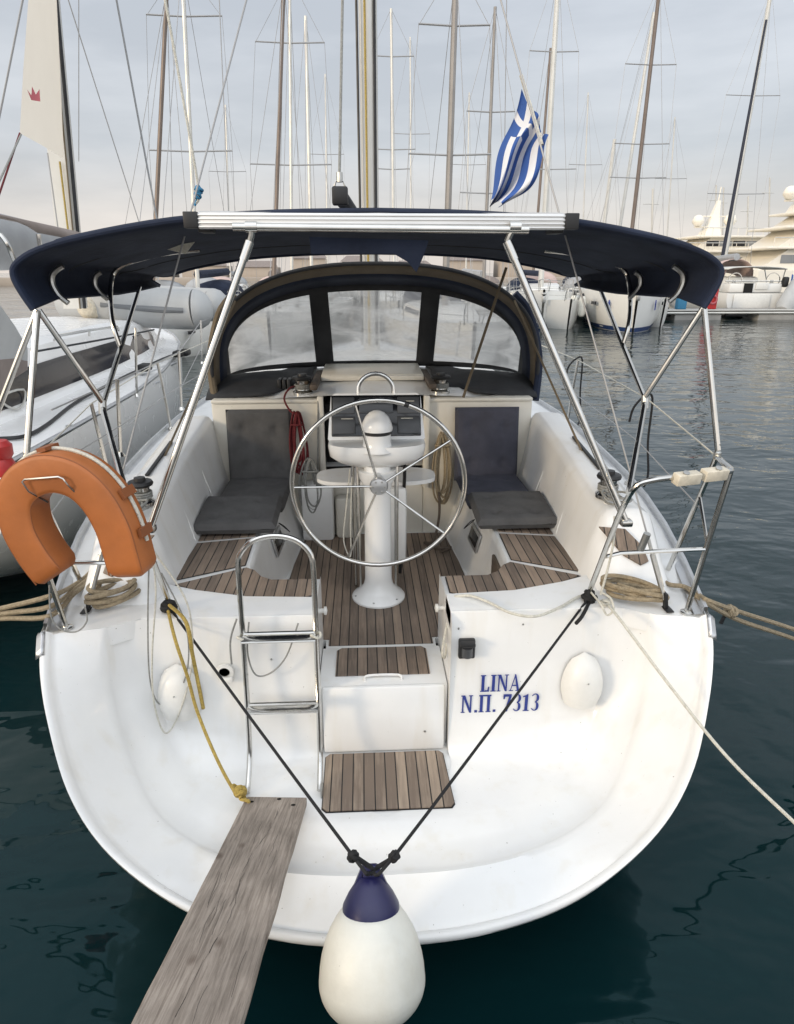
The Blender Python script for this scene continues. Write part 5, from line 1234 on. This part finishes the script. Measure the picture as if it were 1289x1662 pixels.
# ================================================================== FAR BOATS
def yacht(label, x, y, head, L=11, B=3.6, H=1.35, mh=0, mtop=None, mw=.12, mm_='mast_white', spr=(), hull='gelcoat_far', cover='navy_canvas', stripe=None, cat_='sailing yacht', group='yachts moored across the basin', hood=True, name='moored_yacht', extra=None, furl=True):
    t = thing(name, label, cat_, (x, y, 0), R(head), group)
    def o(n, mb, m, p=t, **k): return obj(n, mb, m, p, local=True, **k)
    # local: bow towards -y (to the camera when head = 0), origin at the bow stem
    st_ = [(0, .03, 1.12), (.06, .32, 1.09), (.15, .62, 1.05), (.3, .9, 1.0), (.5, 1, .97), (.75, .95, .95), (1, .82, .95)]
    rows = []
    for f, b, hh in st_:
        r_ = []
        for k in range(17):
            a = math.pi * k / 16; cx_, sx = math.cos(a), math.sin(a); r_.append(V((B / 2 * b * math.copysign(abs(cx_) ** (.5 if f > .1 else .9), cx_), f * L + (.25 * sx if f == 0 else 0), H * hh - (H * hh + .35) * sx ** .95)))
        rows.append(r_)
    m = MB(); m.grid(rows); m.add(rows[-1], [list(range(17))]); ho_ = o('hull', m, hull, angle=60)
    if stripe:
        # boot top band hugging the waterline
        m = MB()
        for sgn in (1, -1):
            rr = []
            for f, b, hh in st_:
                pr = []
                for zz in (.22, .02):
                    best = None
                    for k in range(0, 91):
                        a = math.pi * k / 180; z_ = H * hh - (H * hh + .35) * math.sin(a) ** .95
                        if best is None or abs(z_ - zz) < best[0]: best = (abs(z_ - zz), a)
                    a = best[1]; pr.append(V((sgn * (B / 2 * b * math.cos(a) ** (.5 if f > .1 else .9) + .012), f * L + (.25 * math.sin(a) - .015 if f == 0 else 0), zz)))
                rr.append(pr)
            m.grid(rr)
        o('boot_stripe', m, stripe)
    m = MB(); rows = [[V((B / 2 * b * k / 4, f * L, H * hh + .005 + .04 * (1 - abs(k) / 4))) for k in range(-4, 5)] for f, b, hh in st_]; m.grid(rows); o('deck', m, 'gelcoat_far')
    m = MB(); rows = []
    for f, wd_, h_ in ((.24, .35, .02), (.30, .5, .28), (.42, .58, .42), (.6, .62, .45), (.66, .62, .40)):
        z = H * .98; b = wd_ * B / 2; rows.append([V((-b - .04, f * L, z)), V((-b + .08, f * L, z + h_ - .05)), V((-b + .2, f * L, z + h_)), V((b - .2, f * L, z + h_)), V((b - .08, f * L, z + h_ - .05)), V((b + .04, f * L, z))])
    m.grid(rows); m.add(rows[-1], [list(range(6))]); o('cabin', m, 'gelcoat_far', angle=25)
    for sgn in (1, -1):
        m = MB(); m.slab([V((sgn * (.54 * B / 2 + .02), .36 * L, H + .12)), V((sgn * (.60 * B / 2 + .01), .6 * L, H + .12)), V((sgn * (.59 * B / 2 - .02), .6 * L, H + .27)), V((sgn * (.54 * B / 2 - .02), .37 * L, H + .25))], (sgn * .03, 0, 0)); o('cabin_window', m, 'dark_glass')
        m = MB(); m.slab([V((sgn * B * .39, .2 * L, H * .62)), V((sgn * B * .42, .255 * L, H * .62)), V((sgn * B * .42, .255 * L, H * .70)), V((sgn * B * .39, .2 * L, H * .70))], (sgn * .07, 0, 0)); o('hull_window', m, 'dark_glass')
        m = MB(); tops = []
        for f, b in ((.02, .12), (.15, .60), (.3, .88), (.5, .98), (.75, .93), (.97, .82)):
            p = V((sgn * (B / 2 * b - .05), f * L, H)); m.tube([p, p + V((0, 0, .62))], .014, 5); tops.append(p + V((0, 0, .62)))
        m.tube(tops, .012, 5); m.tube([q - V((0, 0, .3)) for q in tops], .009, 4); o('guard_rail', m, 'stainless')
    m = MB(); m.tube([(-.22, .3, H), (-.26, -.05, H + .62), (0, -.3, H + .66), (.26, -.05, H + .62), (.22, .3, H)], .018, 6, 4); o('pulpit', m, 'stainless')
    if hood:
        m = MB(); rows = []
        for f, h_ in ((.60, .42), (.64, .95), (.72, 1.0)): rows.append([V((.58 * B / 2 * math.cos(a), f * L, H + .1 + h_ * math.sin(a) ** .6)) for a in [math.pi * k / 10 for k in range(11)]])
        m.grid(rows); o('sprayhood', m, cover, thick=.02, angle=60)
    if mh > 0:
        bx, by, bz = 0, .42 * L, H + .35
        top = V((bx, by, mh)) if mtop is None else t.matrix_basis.inverted() @ V(mtop) if False else V((bx, by, mh))
        if mtop is not None:
            loc = Matrix.Rotation(-R(head), 3, 'Z') @ (V(mtop) - V((x, y, 0))); top = loc
        bs = V((bx, by, bz)); ax = (top - bs).normalized()
        mo_ = o('mast', MB().tube([bs, top], mw, 8, r2=mw * .8), mm_)
        def ap(z): return bs + ax * ((z - bs.z) / ax.z)
        sp_pts = []
        for (zs, hw) in spr:
            p = ap(zs); cr = Matrix.Rotation(-R(head), 3, 'Z')
            d = cr @ V((1, 0, 0)); mm2 = MB(); mm2.tube([p - d * hw + V((0, 0, .04)), p, p + d * hw + V((0, 0, .04))], .030, 5); o('spreader', mm2, 'wire' if mm_ != 'mast_dark' else 'mast_dark', mo_); sp_pts.append((p, d, hw))
        rg = MB(); cr = Matrix.Rotation(-R(head), 3, 'Z'); d = cr @ V((1, 0, 0))
        for sgn in (1, -1):
            pts = [bs + d * (sgn * B * .42) - V((0, 0, .3))] + [p + dd * (sgn * hw) for p, dd, hw in sorted(sp_pts, key=lambda q: q[0].z)] + [top]
            rg.tube(pts, .008, 4)
        o('shrouds', rg, 'wire', mo_)
        o('forestay', MB().tube([V((0, .15, H + .1)), top], .05 if furl else .012, 6), 'sail' if furl else 'wire', mo_)
        o('backstay', MB().tube([V((0, L * .98, H + .1)), top], .009, 4), 'wire', mo_)
        m = MB(); m.tube([V((0, by + .2, bz + .95)), V((0, by + .40 * L, bz + 1.05))], .15, 8); o('boom_cover', m, cover, mo_)
    if extra: extra(t, o, L, B, H)
    return t

def mast_at(xb, xt, yt, D):
    """mast foot position and top point at distance D along Y for pixel x at y=335 and top pixel"""
    a = PY(xb, 335, D); b = PY(xt, yt, D); return a, b
MS = [ # label, xb, xt, ytop, D, radius_px, material, spreaders [(ypix, halfwidth px)], heading
 ('far yacht with a plain brown grey mast, the leftmost of those above the bimini', 245, 271, -20, 24, 3.5, 'mast_brown', [], 8, 'grey_canvas'),
 ('far yacht with a white mast and two wide spreaders left of the solar panel', 312, 295, -60, 26, 3.4, 'mast_white', [(27, 49), (246, 57)], -4, 'navy_canvas'),
 ('far yacht with a brown mast rising over the left half of the solar panel', 444, 461, -30, 27, 3.3, 'mast_brown', [], 5, 'brown_canvas'),
 ('far yacht with a slim white mast between the brown and the tan mast', 471, 470, -40, 30, 2.6, 'mast_white', [(70, 46), (268, 57)], 0, 'navy_canvas'),
 ('far yacht with a short tan mast whose top shows left of the topping lift', 503, 496, 26, 34, 2.8, 'mast_white', [], 0, 'grey_canvas'),
 ('far yacht with a thin pale mast just right of the main mast', 639, 635, 14, 36, 2.4, 'mast_white', [(92, 30), (243, 32), (275, 24)], 0, 'navy_canvas'),
 ('far yacht with a thick grey brown mast and dark swept spreaders right of centre', 727, 741, -60, 22, 5.4, 'mast_grey', [(42, 48), (252, 59)], 3, 'navy_canvas'),
 ('far yacht with a mast topped beside the flag', 790, 804, 11, 29, 2.8, 'mast_grey', [(182, 34), (314, 40)], 3, 'grey_canvas'),
 ('far yacht with a tall white mast just right of the flag', 886, 908, -60, 37, 4.6, 'mast_white', [(84, 34), (275, 42)], 4, 'navy_canvas'),
 ('far yacht with a short white mast right of the flag', 977, 998, 226, 44, 3.4, 'mast_white', [], 4, 'grey_canvas'),
 ('far yacht with a brown raked mast and three spreaders right of the flag', 1030, 1072, -30, 38, 3.4, 'mast_brown', [(105, 36), (234, 40), (289, 42)], 4, 'brown_canvas'),
]
for (lb, xb, xt, yt_, D, rp, mm_, sp_, hd, cov) in MS:
    a, b = mast_at(xb, xt, yt_, D); k = D / F * 1.0
    L = 11; foot = PY(xb + (xb - xt) * .25, 430, D)
    hx = Matrix.Rotation(R(hd), 3, 'Z') @ V((0, .42 * L, 0))
    def zpix(yp): return PY(xb, yp, D).z
    sps = [(zpix(yp), hw * D / F * 1.02) for yp, hw in sp_]
    yacht(lb, foot.x - hx.x, D - hx.y, hd, L, 3.5, 1.25, b.z, (b.x, D, b.z), rp * D / F * .98, mm_, sps, cover=cov, furl=False)
# companions: pale mast beside the brown raked one, and the one by the tall white mast
for (lb, xb, xt, yt_, D, rp, mm_, sp_) in (
  ('far yacht whose pale mast stands close left of the brown raked mast', 1008, 1062, 20, 45, 2.8, 'mast_white', []),
  ('far yacht whose thin dark mast stands just left of the tall white mast', 872, 894, 78, 46, 2.2, 'mast_brown', []),
  ('far yacht with the tall dark blue mast near the right edge', 1190, 1253, -20, 52, 3.6, 'mast_white', [(155, 40), (315, 44)])):
    b = PY(xt, yt_, D); foot = PY(xb + (xb - xt) * .25, 430, D)
    yacht(lb, foot.x, D - 4.2, 0, 10, 3.3, 1.2, b.z, (b.x, D, b.z), rp * D / F, mm_, [(PY(xb, yp, D).z, hw * D / F) for yp, hw in sp_], cover='grey_canvas', furl=(xb == 1190) and False)
for (lb, xb, xt, yt_, D, cov) in (
  ('distant yacht with a faint mast between the tan mast and the topping lift', 531, 528, 120, 62, 'navy_canvas'),
  ('distant yacht with a faint mast left of the thick grey mast', 668, 666, 60, 58, 'grey_canvas'),
  ('distant yacht with a faint mast between the beside flag mast and the thick grey one', 757, 762, 150, 60, 'pink_canvas'),
  ('distant yacht with a faint mast just left of the short white mast', 946, 955, 150, 64, 'navy_canvas'),
  ('distant yacht with a faint mast right of the brown raked mast', 1082, 1096, 190, 66, 'grey_canvas'),
  ('distant yacht with a faint mast between the left brown mast and the backstay rope', 372, 366, 170, 60, 'grey_canvas')):
    b = PY(xt, yt_, D); foot = PY(xb, 430, D)
    yacht(lb, foot.x, D - 4.2, 0, 10, 3.3, 1.2, b.z, (b.x, D, b.z), .07, 'mast_white', [(lerp(foot, b, .6).z, 1.5)], cover=cov, group='distant yachts behind the first row', furl=False)
# dark furled mast near the right edge
dk = thing('furled_sail', 'dark navy furled headsail rising near the right edge of the picture', 'sail', PY(1170, 435, 48)); obj('sail_roll', MB().tube([PY(1170, 432, 48), PY(1244, 32, 48)], .13, 8, r2=.07), 'mast_dark', dk)
obj('furler_drum', MB().lathe([(.0, 0), (.22, .02), (.22, .2), (0, .22)], PY(1169, 438, 48), 12), 'black', dk)

# the two bow-on yachts on the right
def bow_extra(blue):
    def f(t, o, L, B, H):
        for sgn in (1, -1):
            m = MB(); fl_ = [(-.05, 0), (.06, .02), (.10, .25), (.04, .45), (-.03, .30), (.0, .18)]
            c_ = V((sgn * B * .22, 1.25, H * .52)); dr = V((sgn * .30, 1, 0)).normalized()
            m.slab([c_ + dr * p + V((sgn * .16, 0, q)) for p, q in fl_], (sgn * .05, 0, 0)); o('bow_emblem', m, 'letter_blue')
        m = MB(); m.box((0, -.02, H + .02), (.22, .5, .12), .03); m.box((0, -.18, H - .25), (.18, .14, .36), .05); o('anchor', m, 'steel_dull')
    return f
p1 = PZ(879, 533, 0); p2 = PZ(1028, 541, 0)
yacht('white yacht moored bow on at the left end of the open water, anchor showing', p1.x, p1.y, -12, 11.5, 3.9, 1.62, 0, stripe='antifoul', extra=bow_extra(0), cover='pink_canvas')
yacht('white yacht moored bow on with a blue waterline, right of its twin', p2.x, p2.y, -13, 11.5, 3.9, 1.85, 0, stripe='antifoul', extra=bow_extra(1), cover='navy_canvas')
def hang_fender(px, py, D, lb):
    c_ = PY(px, py, D); m = MB(); m.lathe([(0, -.55), (.12, -.5), (.17, -.38), (.17, .28), (.12, .4), (.04, .46), (0, .47)], c_, 14); t = thing('hanging_fender', lb, 'fender', c_ + V((0, 0, -.55)), group='fenders between the far yachts'); obj('fender_body', m, 'white_rubber', t, angle=60); m = MB(); m.lathe([(.05, .44), (.09, .47), (.04, .56), (0, .58)], c_, 10); obj('fender_cap', m, 'black', t)
hang_fender(931, 494, 33.5, 'white cylindrical fender beside the left bow on yacht'); hang_fender(945, 496, 33, 'white fender touching the left side of the blue bottomed yacht'); hang_fender(1066, 495, 34, 'white fender right of the blue bottomed yacht')
# extra hulls filling the row behind the bimini gap
ex = [(300, 30, 6, 'grey_canvas', 'far white yacht moored behind the dinghy of the left yacht'), (380, 26, -5, 'navy_canvas', 'far white yacht seen between the left bimini leg and the sprayhood'), (430, 38, 4, 'pink_canvas', 'far yacht with a pinkish cover above the left of the sprayhood'),
      (520, 42, 0, 'brown_canvas', 'far yacht glimpsed in the slit over the sprayhood left of centre'), (760, 40, 3, 'pink_canvas', 'far yacht with a pinkish cover glimpsed right of the sprayhood top'), (835, 44, 5, 'brown_canvas', 'far yacht with a brown cover behind the right bimini leg'), (905, 50, 5, 'pink_canvas', 'far yacht in the gap behind the two bow on yachts')]
ex += [(345, 34, 8, 'pink_canvas', 'far yacht with a pink cover behind the left main bimini leg'), (480, 31, -6, 'navy_canvas', 'far yacht with navy covers just over the sprayhood left shoulder'), (700, 33, 6, 'grey_canvas', 'far yacht with grey covers just right of the hanging bimini flap'), (800, 30, -3, 'navy_canvas', 'far yacht with navy covers over the sprayhood right shoulder'), (610, 46, 2, 'pink_canvas', 'far yacht with a pink cover directly behind the main mast')]
for px, D, hd, cov, lb in ex:
    p = PY(px, 460, D); yacht(lb, p.x, D, hd, 10, 3.4, 1.3, 0, cover=cov)

# pontoon
pn = thing('pontoon', 'long low floating pontoon across the right background', 'pontoon', (24, 39.6, 0))
m = MB(); m.box((26, 39.6, .52), (26, 1.8, .10), .02); obj('pontoon_deck', m, 'concrete', pn)
m = MB(); m.tube([(13, 38.68, .40), (39, 38.68, .40)], .06, 6); m.tube([(13, 38.66, .55), (39, 38.66, .55)], .035, 6); obj('pontoon_rail', m, 'mast_white', pn)
for x in (15.2, 19.5, 24.5, 29.5, 34.5):
    m = MB(); m.box((x, 39.6, .15), (2.8, 1.7, .62), .08); obj('float', m, 'concrete' if x not in (15.2,) else 'dark_canvas', pn)
for x in (17.3, 22, 27, 32):
    m = MB(); m.box((x, 39.2, .3), (1.4, .2, .28), .03); obj('cross_beam', m, 'black', pn)

# red bollard / life ring on the pontoon
lc = PY(1155, 486, 39.4); t = thing('life_ring_post', 'red life ring stand on the pontoon left of the far stern', 'life ring', V((lc.x, 39.4, .57)))
m = MB(); m.box((lc.x, 39.4, 1.15), (.62, .3, 1.15), .06); obj('stand', m, 'red', t)
m = MB(); m.tube([V((lc.x + .22 * math.cos(a), 39.2, lc.z + .22 * math.sin(a))) for a in [2 * math.pi * k / 20 for k in range(20)]], .06, 8, closed=True); obj('ring', m, 'crown_red', t)
bl = PY(1105, 496, 39.4); m = MB(); m.box((bl.x, 39.4, .95), (.55, .4, .75), .05); tag(obj('service_box', m, 'rope_blue'), 'small blue service box on the pontoon under the bimini corner', 'service box')

# stern-on yacht on the pontoon
def stern_yacht():
    xL, xR = PY(1168, 500, 40.6).x, PY(1282, 500, 40.6).x; cx_ = (xL + xR) / 2; B = xR - xL
    t = thing('stern_on_yacht', 'white sailing yacht showing its wide square stern at the pontoon on the right', 'sailing yacht', (cx_, 41, 0))
    zt = PY(1230, 476, 40.8).z
    rows = []
    for y, b, zz, d in ((40.8, .80, zt, .12), (41.6, .98, zt + .02, 0), (44, 1, zt + .05, -.2), (48, .8, zt + .15, -.3), (52, .1, zt + .35, .2)):
        rows.append([V((cx_ + B / 2 * b * math.copysign(abs(math.cos(a)) ** .4, math.cos(a)), y, zz - (zz - d) * math.sin(a) ** .9)) for a in [math.pi * k / 16 for k in range(17)]])
    m = MB(); m.grid(rows); m.add(rows[0], [list(range(17))]); obj('hull', m, 'gelcoat_far', t, angle=50)
    m = MB(); m.box((cx_ - .2, 40.74, zt - .55), (B * .52, .06, 1.0), .03); obj('transom_door', m, 'white_plastic', t)
    for dx in (-1.2, .9): m = MB(); m.box((cx_ + dx * .9, 40.70, zt - .95), (.12, .05, .08)); obj('transom_hinge', m, 'black', t)
    m = MB(); m.box((cx_, 41.6, zt + .3), (B * .75, 1.5, .55), .1); m.box((cx_ - .3, 43.5, zt + .6), (B * .5, 3, .7), .2); obj('cockpit', m, 'gelcoat_far', t)
    m = MB(); m.box((cx_ - .5, 40.82, zt + .30), (.55, .05, .55)); obj('companionway', m, 'dark_void', t)
    m = MB(); m.box((cx_ + .35, 40.80, zt + .42), (.8, .06, .4), .05); obj('barbecue_box', m, 'white_plastic', t)
    bt = PY(1230, 437, 42).z; m = MB(); rows = []
    for y in (41, 42.2, 43.6): rows.append([V((cx_ - B * .42 + B * .84 * k / 12, y, bt + .15 * math.sin(math.pi * k / 12) ** .5)) for k in range(13)])
    m.grid(rows); obj('bimini', m, 'mast_white', t, thick=.06)
    m = MB()
    for s_ in (-1, 1):
        for y in (41.2, 43.4): m.tube([(cx_ + s_ * B * .42, y, bt), (cx_ + s_ * B * .44, (y + 42) / 2, zt)], .035, 5)
    m.tube([(cx_ - B * .44, 40.9, zt + .7), (cx_ + B * .44, 40.9, zt + .7)], .03, 5); obj('frame', m, 'stainless', t)
    m = MB(); rows = []
    for y, h_ in ((43.6, 1.4), (44.4, 1.35), (45.4, .6)): rows.append([V((cx_ + 1.3 * math.cos(a), y, zt + .6 + h_ * math.sin(a) ** .6)) for a in [math.pi * k / 10 for k in range(11)]])
    m.grid(rows); obj('sprayhood', m, 'pink_canvas', t, thick=.03)
    for s_ in (-1, 1):
        w_ = MB(); c_ = V((cx_ + s_ * B * .27, 41.2, zt + .75)); w_.tube([c_ + V((.42 * math.cos(a), 0, .42 * math.sin(a))) for a in [2 * math.pi * k / 20 for k in range(20)]], .03, 5, closed=True); w_.tube([c_ + V((0, .1, 0)), c_ + V((0, .15, -.7))], .10, 6); obj('helm', w_, 'stainless', t)
    m = MB(); m.tube([(cx_, 43.6, bt + .75), (cx_, 47, bt + .6)], .22, 8); obj('boom_cover', m, 'grey_canvas', t)
    m = MB(); m.box((cx_ + B * .40, 40.85, zt + .65), (.35, .3, .6), .1); obj('outboard_motor', m, 'black', t)
    # small ensign
    m = MB()
    for k in range(5): m.slab([V((cx_ + B * .47 + .08 * k, 40.8, zt + .15 + .05 * k)), V((cx_ + B * .47 + .08 * k + .08, 40.8, zt + .12 + .05 * k)), V((cx_ + B * .47 + .08 * k + .10, 40.8, zt + 1.05)), V((cx_ + B * .47 + .08 * k, 40.8, zt + 1.1))], (0, .02, 0)) if k % 2 == 0 else None
    obj('ensign', m, 'flag_blue', t)
stern_yacht()
tc_ = PY(1283, 485, 40); m = MB(); m.lathe([(0, -1.1), (.35, -1.0), (.52, -.7), (.55, 0), (.55, 1.2), (.4, 1.5), (0, 1.6)], tc_, 16, (.75, .5, .8)); tag(obj('grey_tender', m, 'dinghy_grey'), 'grey inflatable tender standing at the right edge beside the far stern', 'dinghy')

# superyachts
def superyacht(label, px0, px1, D, ytop, levels, seed, name='motor_yacht'):
    a, b = PY(px0, 470, D), PY(px1, 470, D); cx_ = (a.x + b.x) / 2; Lx = b.x - a.x
    t = thing(name, label, 'motor yacht', (cx_, D, 0), group=None)
    random.seed(seed); z0 = 0; zs = levels
    W_ = 9
    m = MB(); rows = []
    zt = zs[0]
    for f, w_ in ((0, .1), (.08, .6), (.2, .95), (.5, 1), (.9, .95), (1, .85)):
        x = a.x + Lx * f; rows.append([V((x - (2.2 if f == 0 else 0) * (1 - k / 4), D + W_ / 2 * w_ * sg, zt * (1 - k / 4) - .3 * k / 4)) for sg, k in ((-1, 0), (-1, 2), (-1, 4), (1, 4), (1, 2), (1, 0))])
    m.grid(rows, closed=True); m.add(rows[-1], [list(range(6))]); obj('hull', m, 'superyacht', t, angle=30)
    prev = zt; f0, f1 = .10, 1.0
    for i, zt2 in enumerate(zs[1:]):
        f0 += .11; f1 -= .03 + .06 * i; xa, xb = a.x + Lx * f0, a.x + Lx * f1; dpt = W_ * (.8 - .1 * i)
        h_ = zt2 - prev
        m = MB(); m.slab([V((xa, D - dpt / 2, prev)), V((xb, D - dpt / 2, prev)), V((xb + .6, D - dpt / 2, zt2 - .25)), V((xa + h_ * 1.3, D - dpt / 2, zt2 - .25))], (0, dpt, 0)); dk_ = obj('superstructure', m, 'superyacht', t, angle=20)
        m = MB(); m.box(((xa + xb) / 2 + h_ * .2 + 1, D, zt2 - .12), (xb - xa + 2.5, dpt + 1.4, .26), .1); obj('deck_overhang', m, 'superyacht', dk_)
        nwin = 4
        for k in range(nwin):
            xs = xa + h_ * 1.0 + (xb - xa - h_ * 1.6) * k / nwin; xe = xs + (xb - xa - h_ * 1.6) / nwin * .93
            m = MB(); m.box(((xs + xe) / 2, D - dpt / 2 - .03, prev + h_ * .48), (xe - xs, .06, h_ * .36), .02); obj('window', m, 'dark_glass' if (k + i) % 2 else 'fuse_grey', dk_)
        m = MB(); m.tube([(xa + 1, D - dpt / 2 - .6, zt2 + .9), (xb, D - dpt / 2 - .6, zt2 + .9)], .05, 5)
        for k in range(9): xx = xa + 1 + (xb - xa - 1) * k / 8; m.tube([(xx, D - dpt / 2 - .6, zt2), (xx, D - dpt / 2 - .6, zt2 + .9)], .04, 4)
        obj('railing', m, 'mast_white', dk_)
        prev = zt2
    mx_ = a.x + Lx * .52; m = MB(); rows = []
    for z_, w_ in ((prev, 1.9), (prev + 1.2, 1.3), (prev + 2.6, .75), (prev + 4.4, .3)): rows.append([V((mx_ + w_ * dx + (z_ - prev) * .15, D + w_ * dy * .6, z_)) for dx, dy in ((-.6, -1), (.6, -1), (.6, 1), (-.6, 1))])
    m.grid(rows, closed=True); m.tube([(mx_ + .6, D, prev + 4.2), (mx_ + .7, D, prev + 6)], .08, 6); m.box((mx_ + .5, D, prev + 2.5), (3.4, .3, .15), .05); m.box((mx_ + .3, D, prev + 1.2), (4.8, .5, .18), .05); obj('radar_mast', m, 'superyacht', t, angle=20)
    for dx, zz, r_ in ((-1.9, prev + 1.9, .75), (2.4, prev + 2.0, .8)): m = MB(); m.lathe([(r_ * .55, -r_ * .8), (r_, -r_ * .2), (r_ * .97, r_ * .2), (r_ * .7, r_ * .75), (r_ * .3, r_ * .97), (0, r_)], (mx_ + dx, D - .4, zz), 16); obj('satellite_dome', m, 'superyacht', t, angle=60)
superyacht('largest cream motor yacht with satellite domes at the right edge', 1140, 1400, 78, 340, (2.8, 5.2, 7.3, 8.9), 3)
superyacht('lower cream motor yacht left of the largest one', 1030, 1235, 92, 380, (2.9, 5.2, 7.0), 5)
# far small masts on the right and low quay band
for i, (x, y0_, y1_, D, lb) in enumerate(((1160, 385, 300, 110, 'thin far mast above the lower motor yacht, leftmost of its pair'), (1172, 385, 304, 112, 'thin far mast above the lower motor yacht, right of its pair'), (1212, 400, 318, 100, 'thin far mast left of the satellite domes'), (1247, 385, 288, 105, 'thin far mast directly beside the satellite domes'), (1057, 390, 306, 80, 'small pale mast right of the brown raked mast'))):
    t = thing('far_mast', lb, 'mast', PY(x, 440, D), group='thin masts far on the right'); obj('mast_pole', MB().tube([PY(x, 440, D), PY(x + 3, y1_, D)], .11, 6), 'mast_white', t); z_ = PY(x, y1_ + 25, D); obj('mast_spreader', MB().tube([z_ + V((-.9, 0, 0)), z_ + V((.9, 0, 0))], .05, 5), 'mast_white', t)
qf = MB(); qf.box((-10, 150, .6), (500, 12, 1.8), .1); tag(obj('far_quay', qf, 'stone_far'), kind='structure')
# low shore buildings glimpsed under the bimini
random.seed(9)
ORD = ['leftmost', 'second from the left', 'third from the left', 'fourth from the left', 'middle one', 'fourth from the right', 'third from the right', 'second from the right', 'rightmost']
for i in range(9):
    x = -46 + i * 11.5; hh = random.uniform(2.2, 4.2); wd_ = random.uniform(7, 10)
    t = thing('quayside_building', 'low cream building with a brown roof on the far quay, ' + ORD[i], 'building', (x, 158, 1.4), group='low buildings along the far quay')
    m = MB(); m.box((x, 158, 1.4 + hh / 2), (wd_, 8, hh), .1); wl = obj('wall', m, 'stone_far', t)
    m = MB(); m.slab([V((x - wd_ / 2 - .3, 153.6, 1.4 + hh)), V((x + wd_ / 2 + .3, 153.6, 1.4 + hh)), V((x + wd_ / 2 - 1, 158, 1.4 + hh + 1.2)), V((x - wd_ / 2 + 1, 158, 1.4 + hh + 1.2))], (0, .3, .15)); obj('roof', m, 'brown_canvas', t, angle=20)
for o in bpy.data.objects:
    if '_b' in o.keys(): del o['_b']
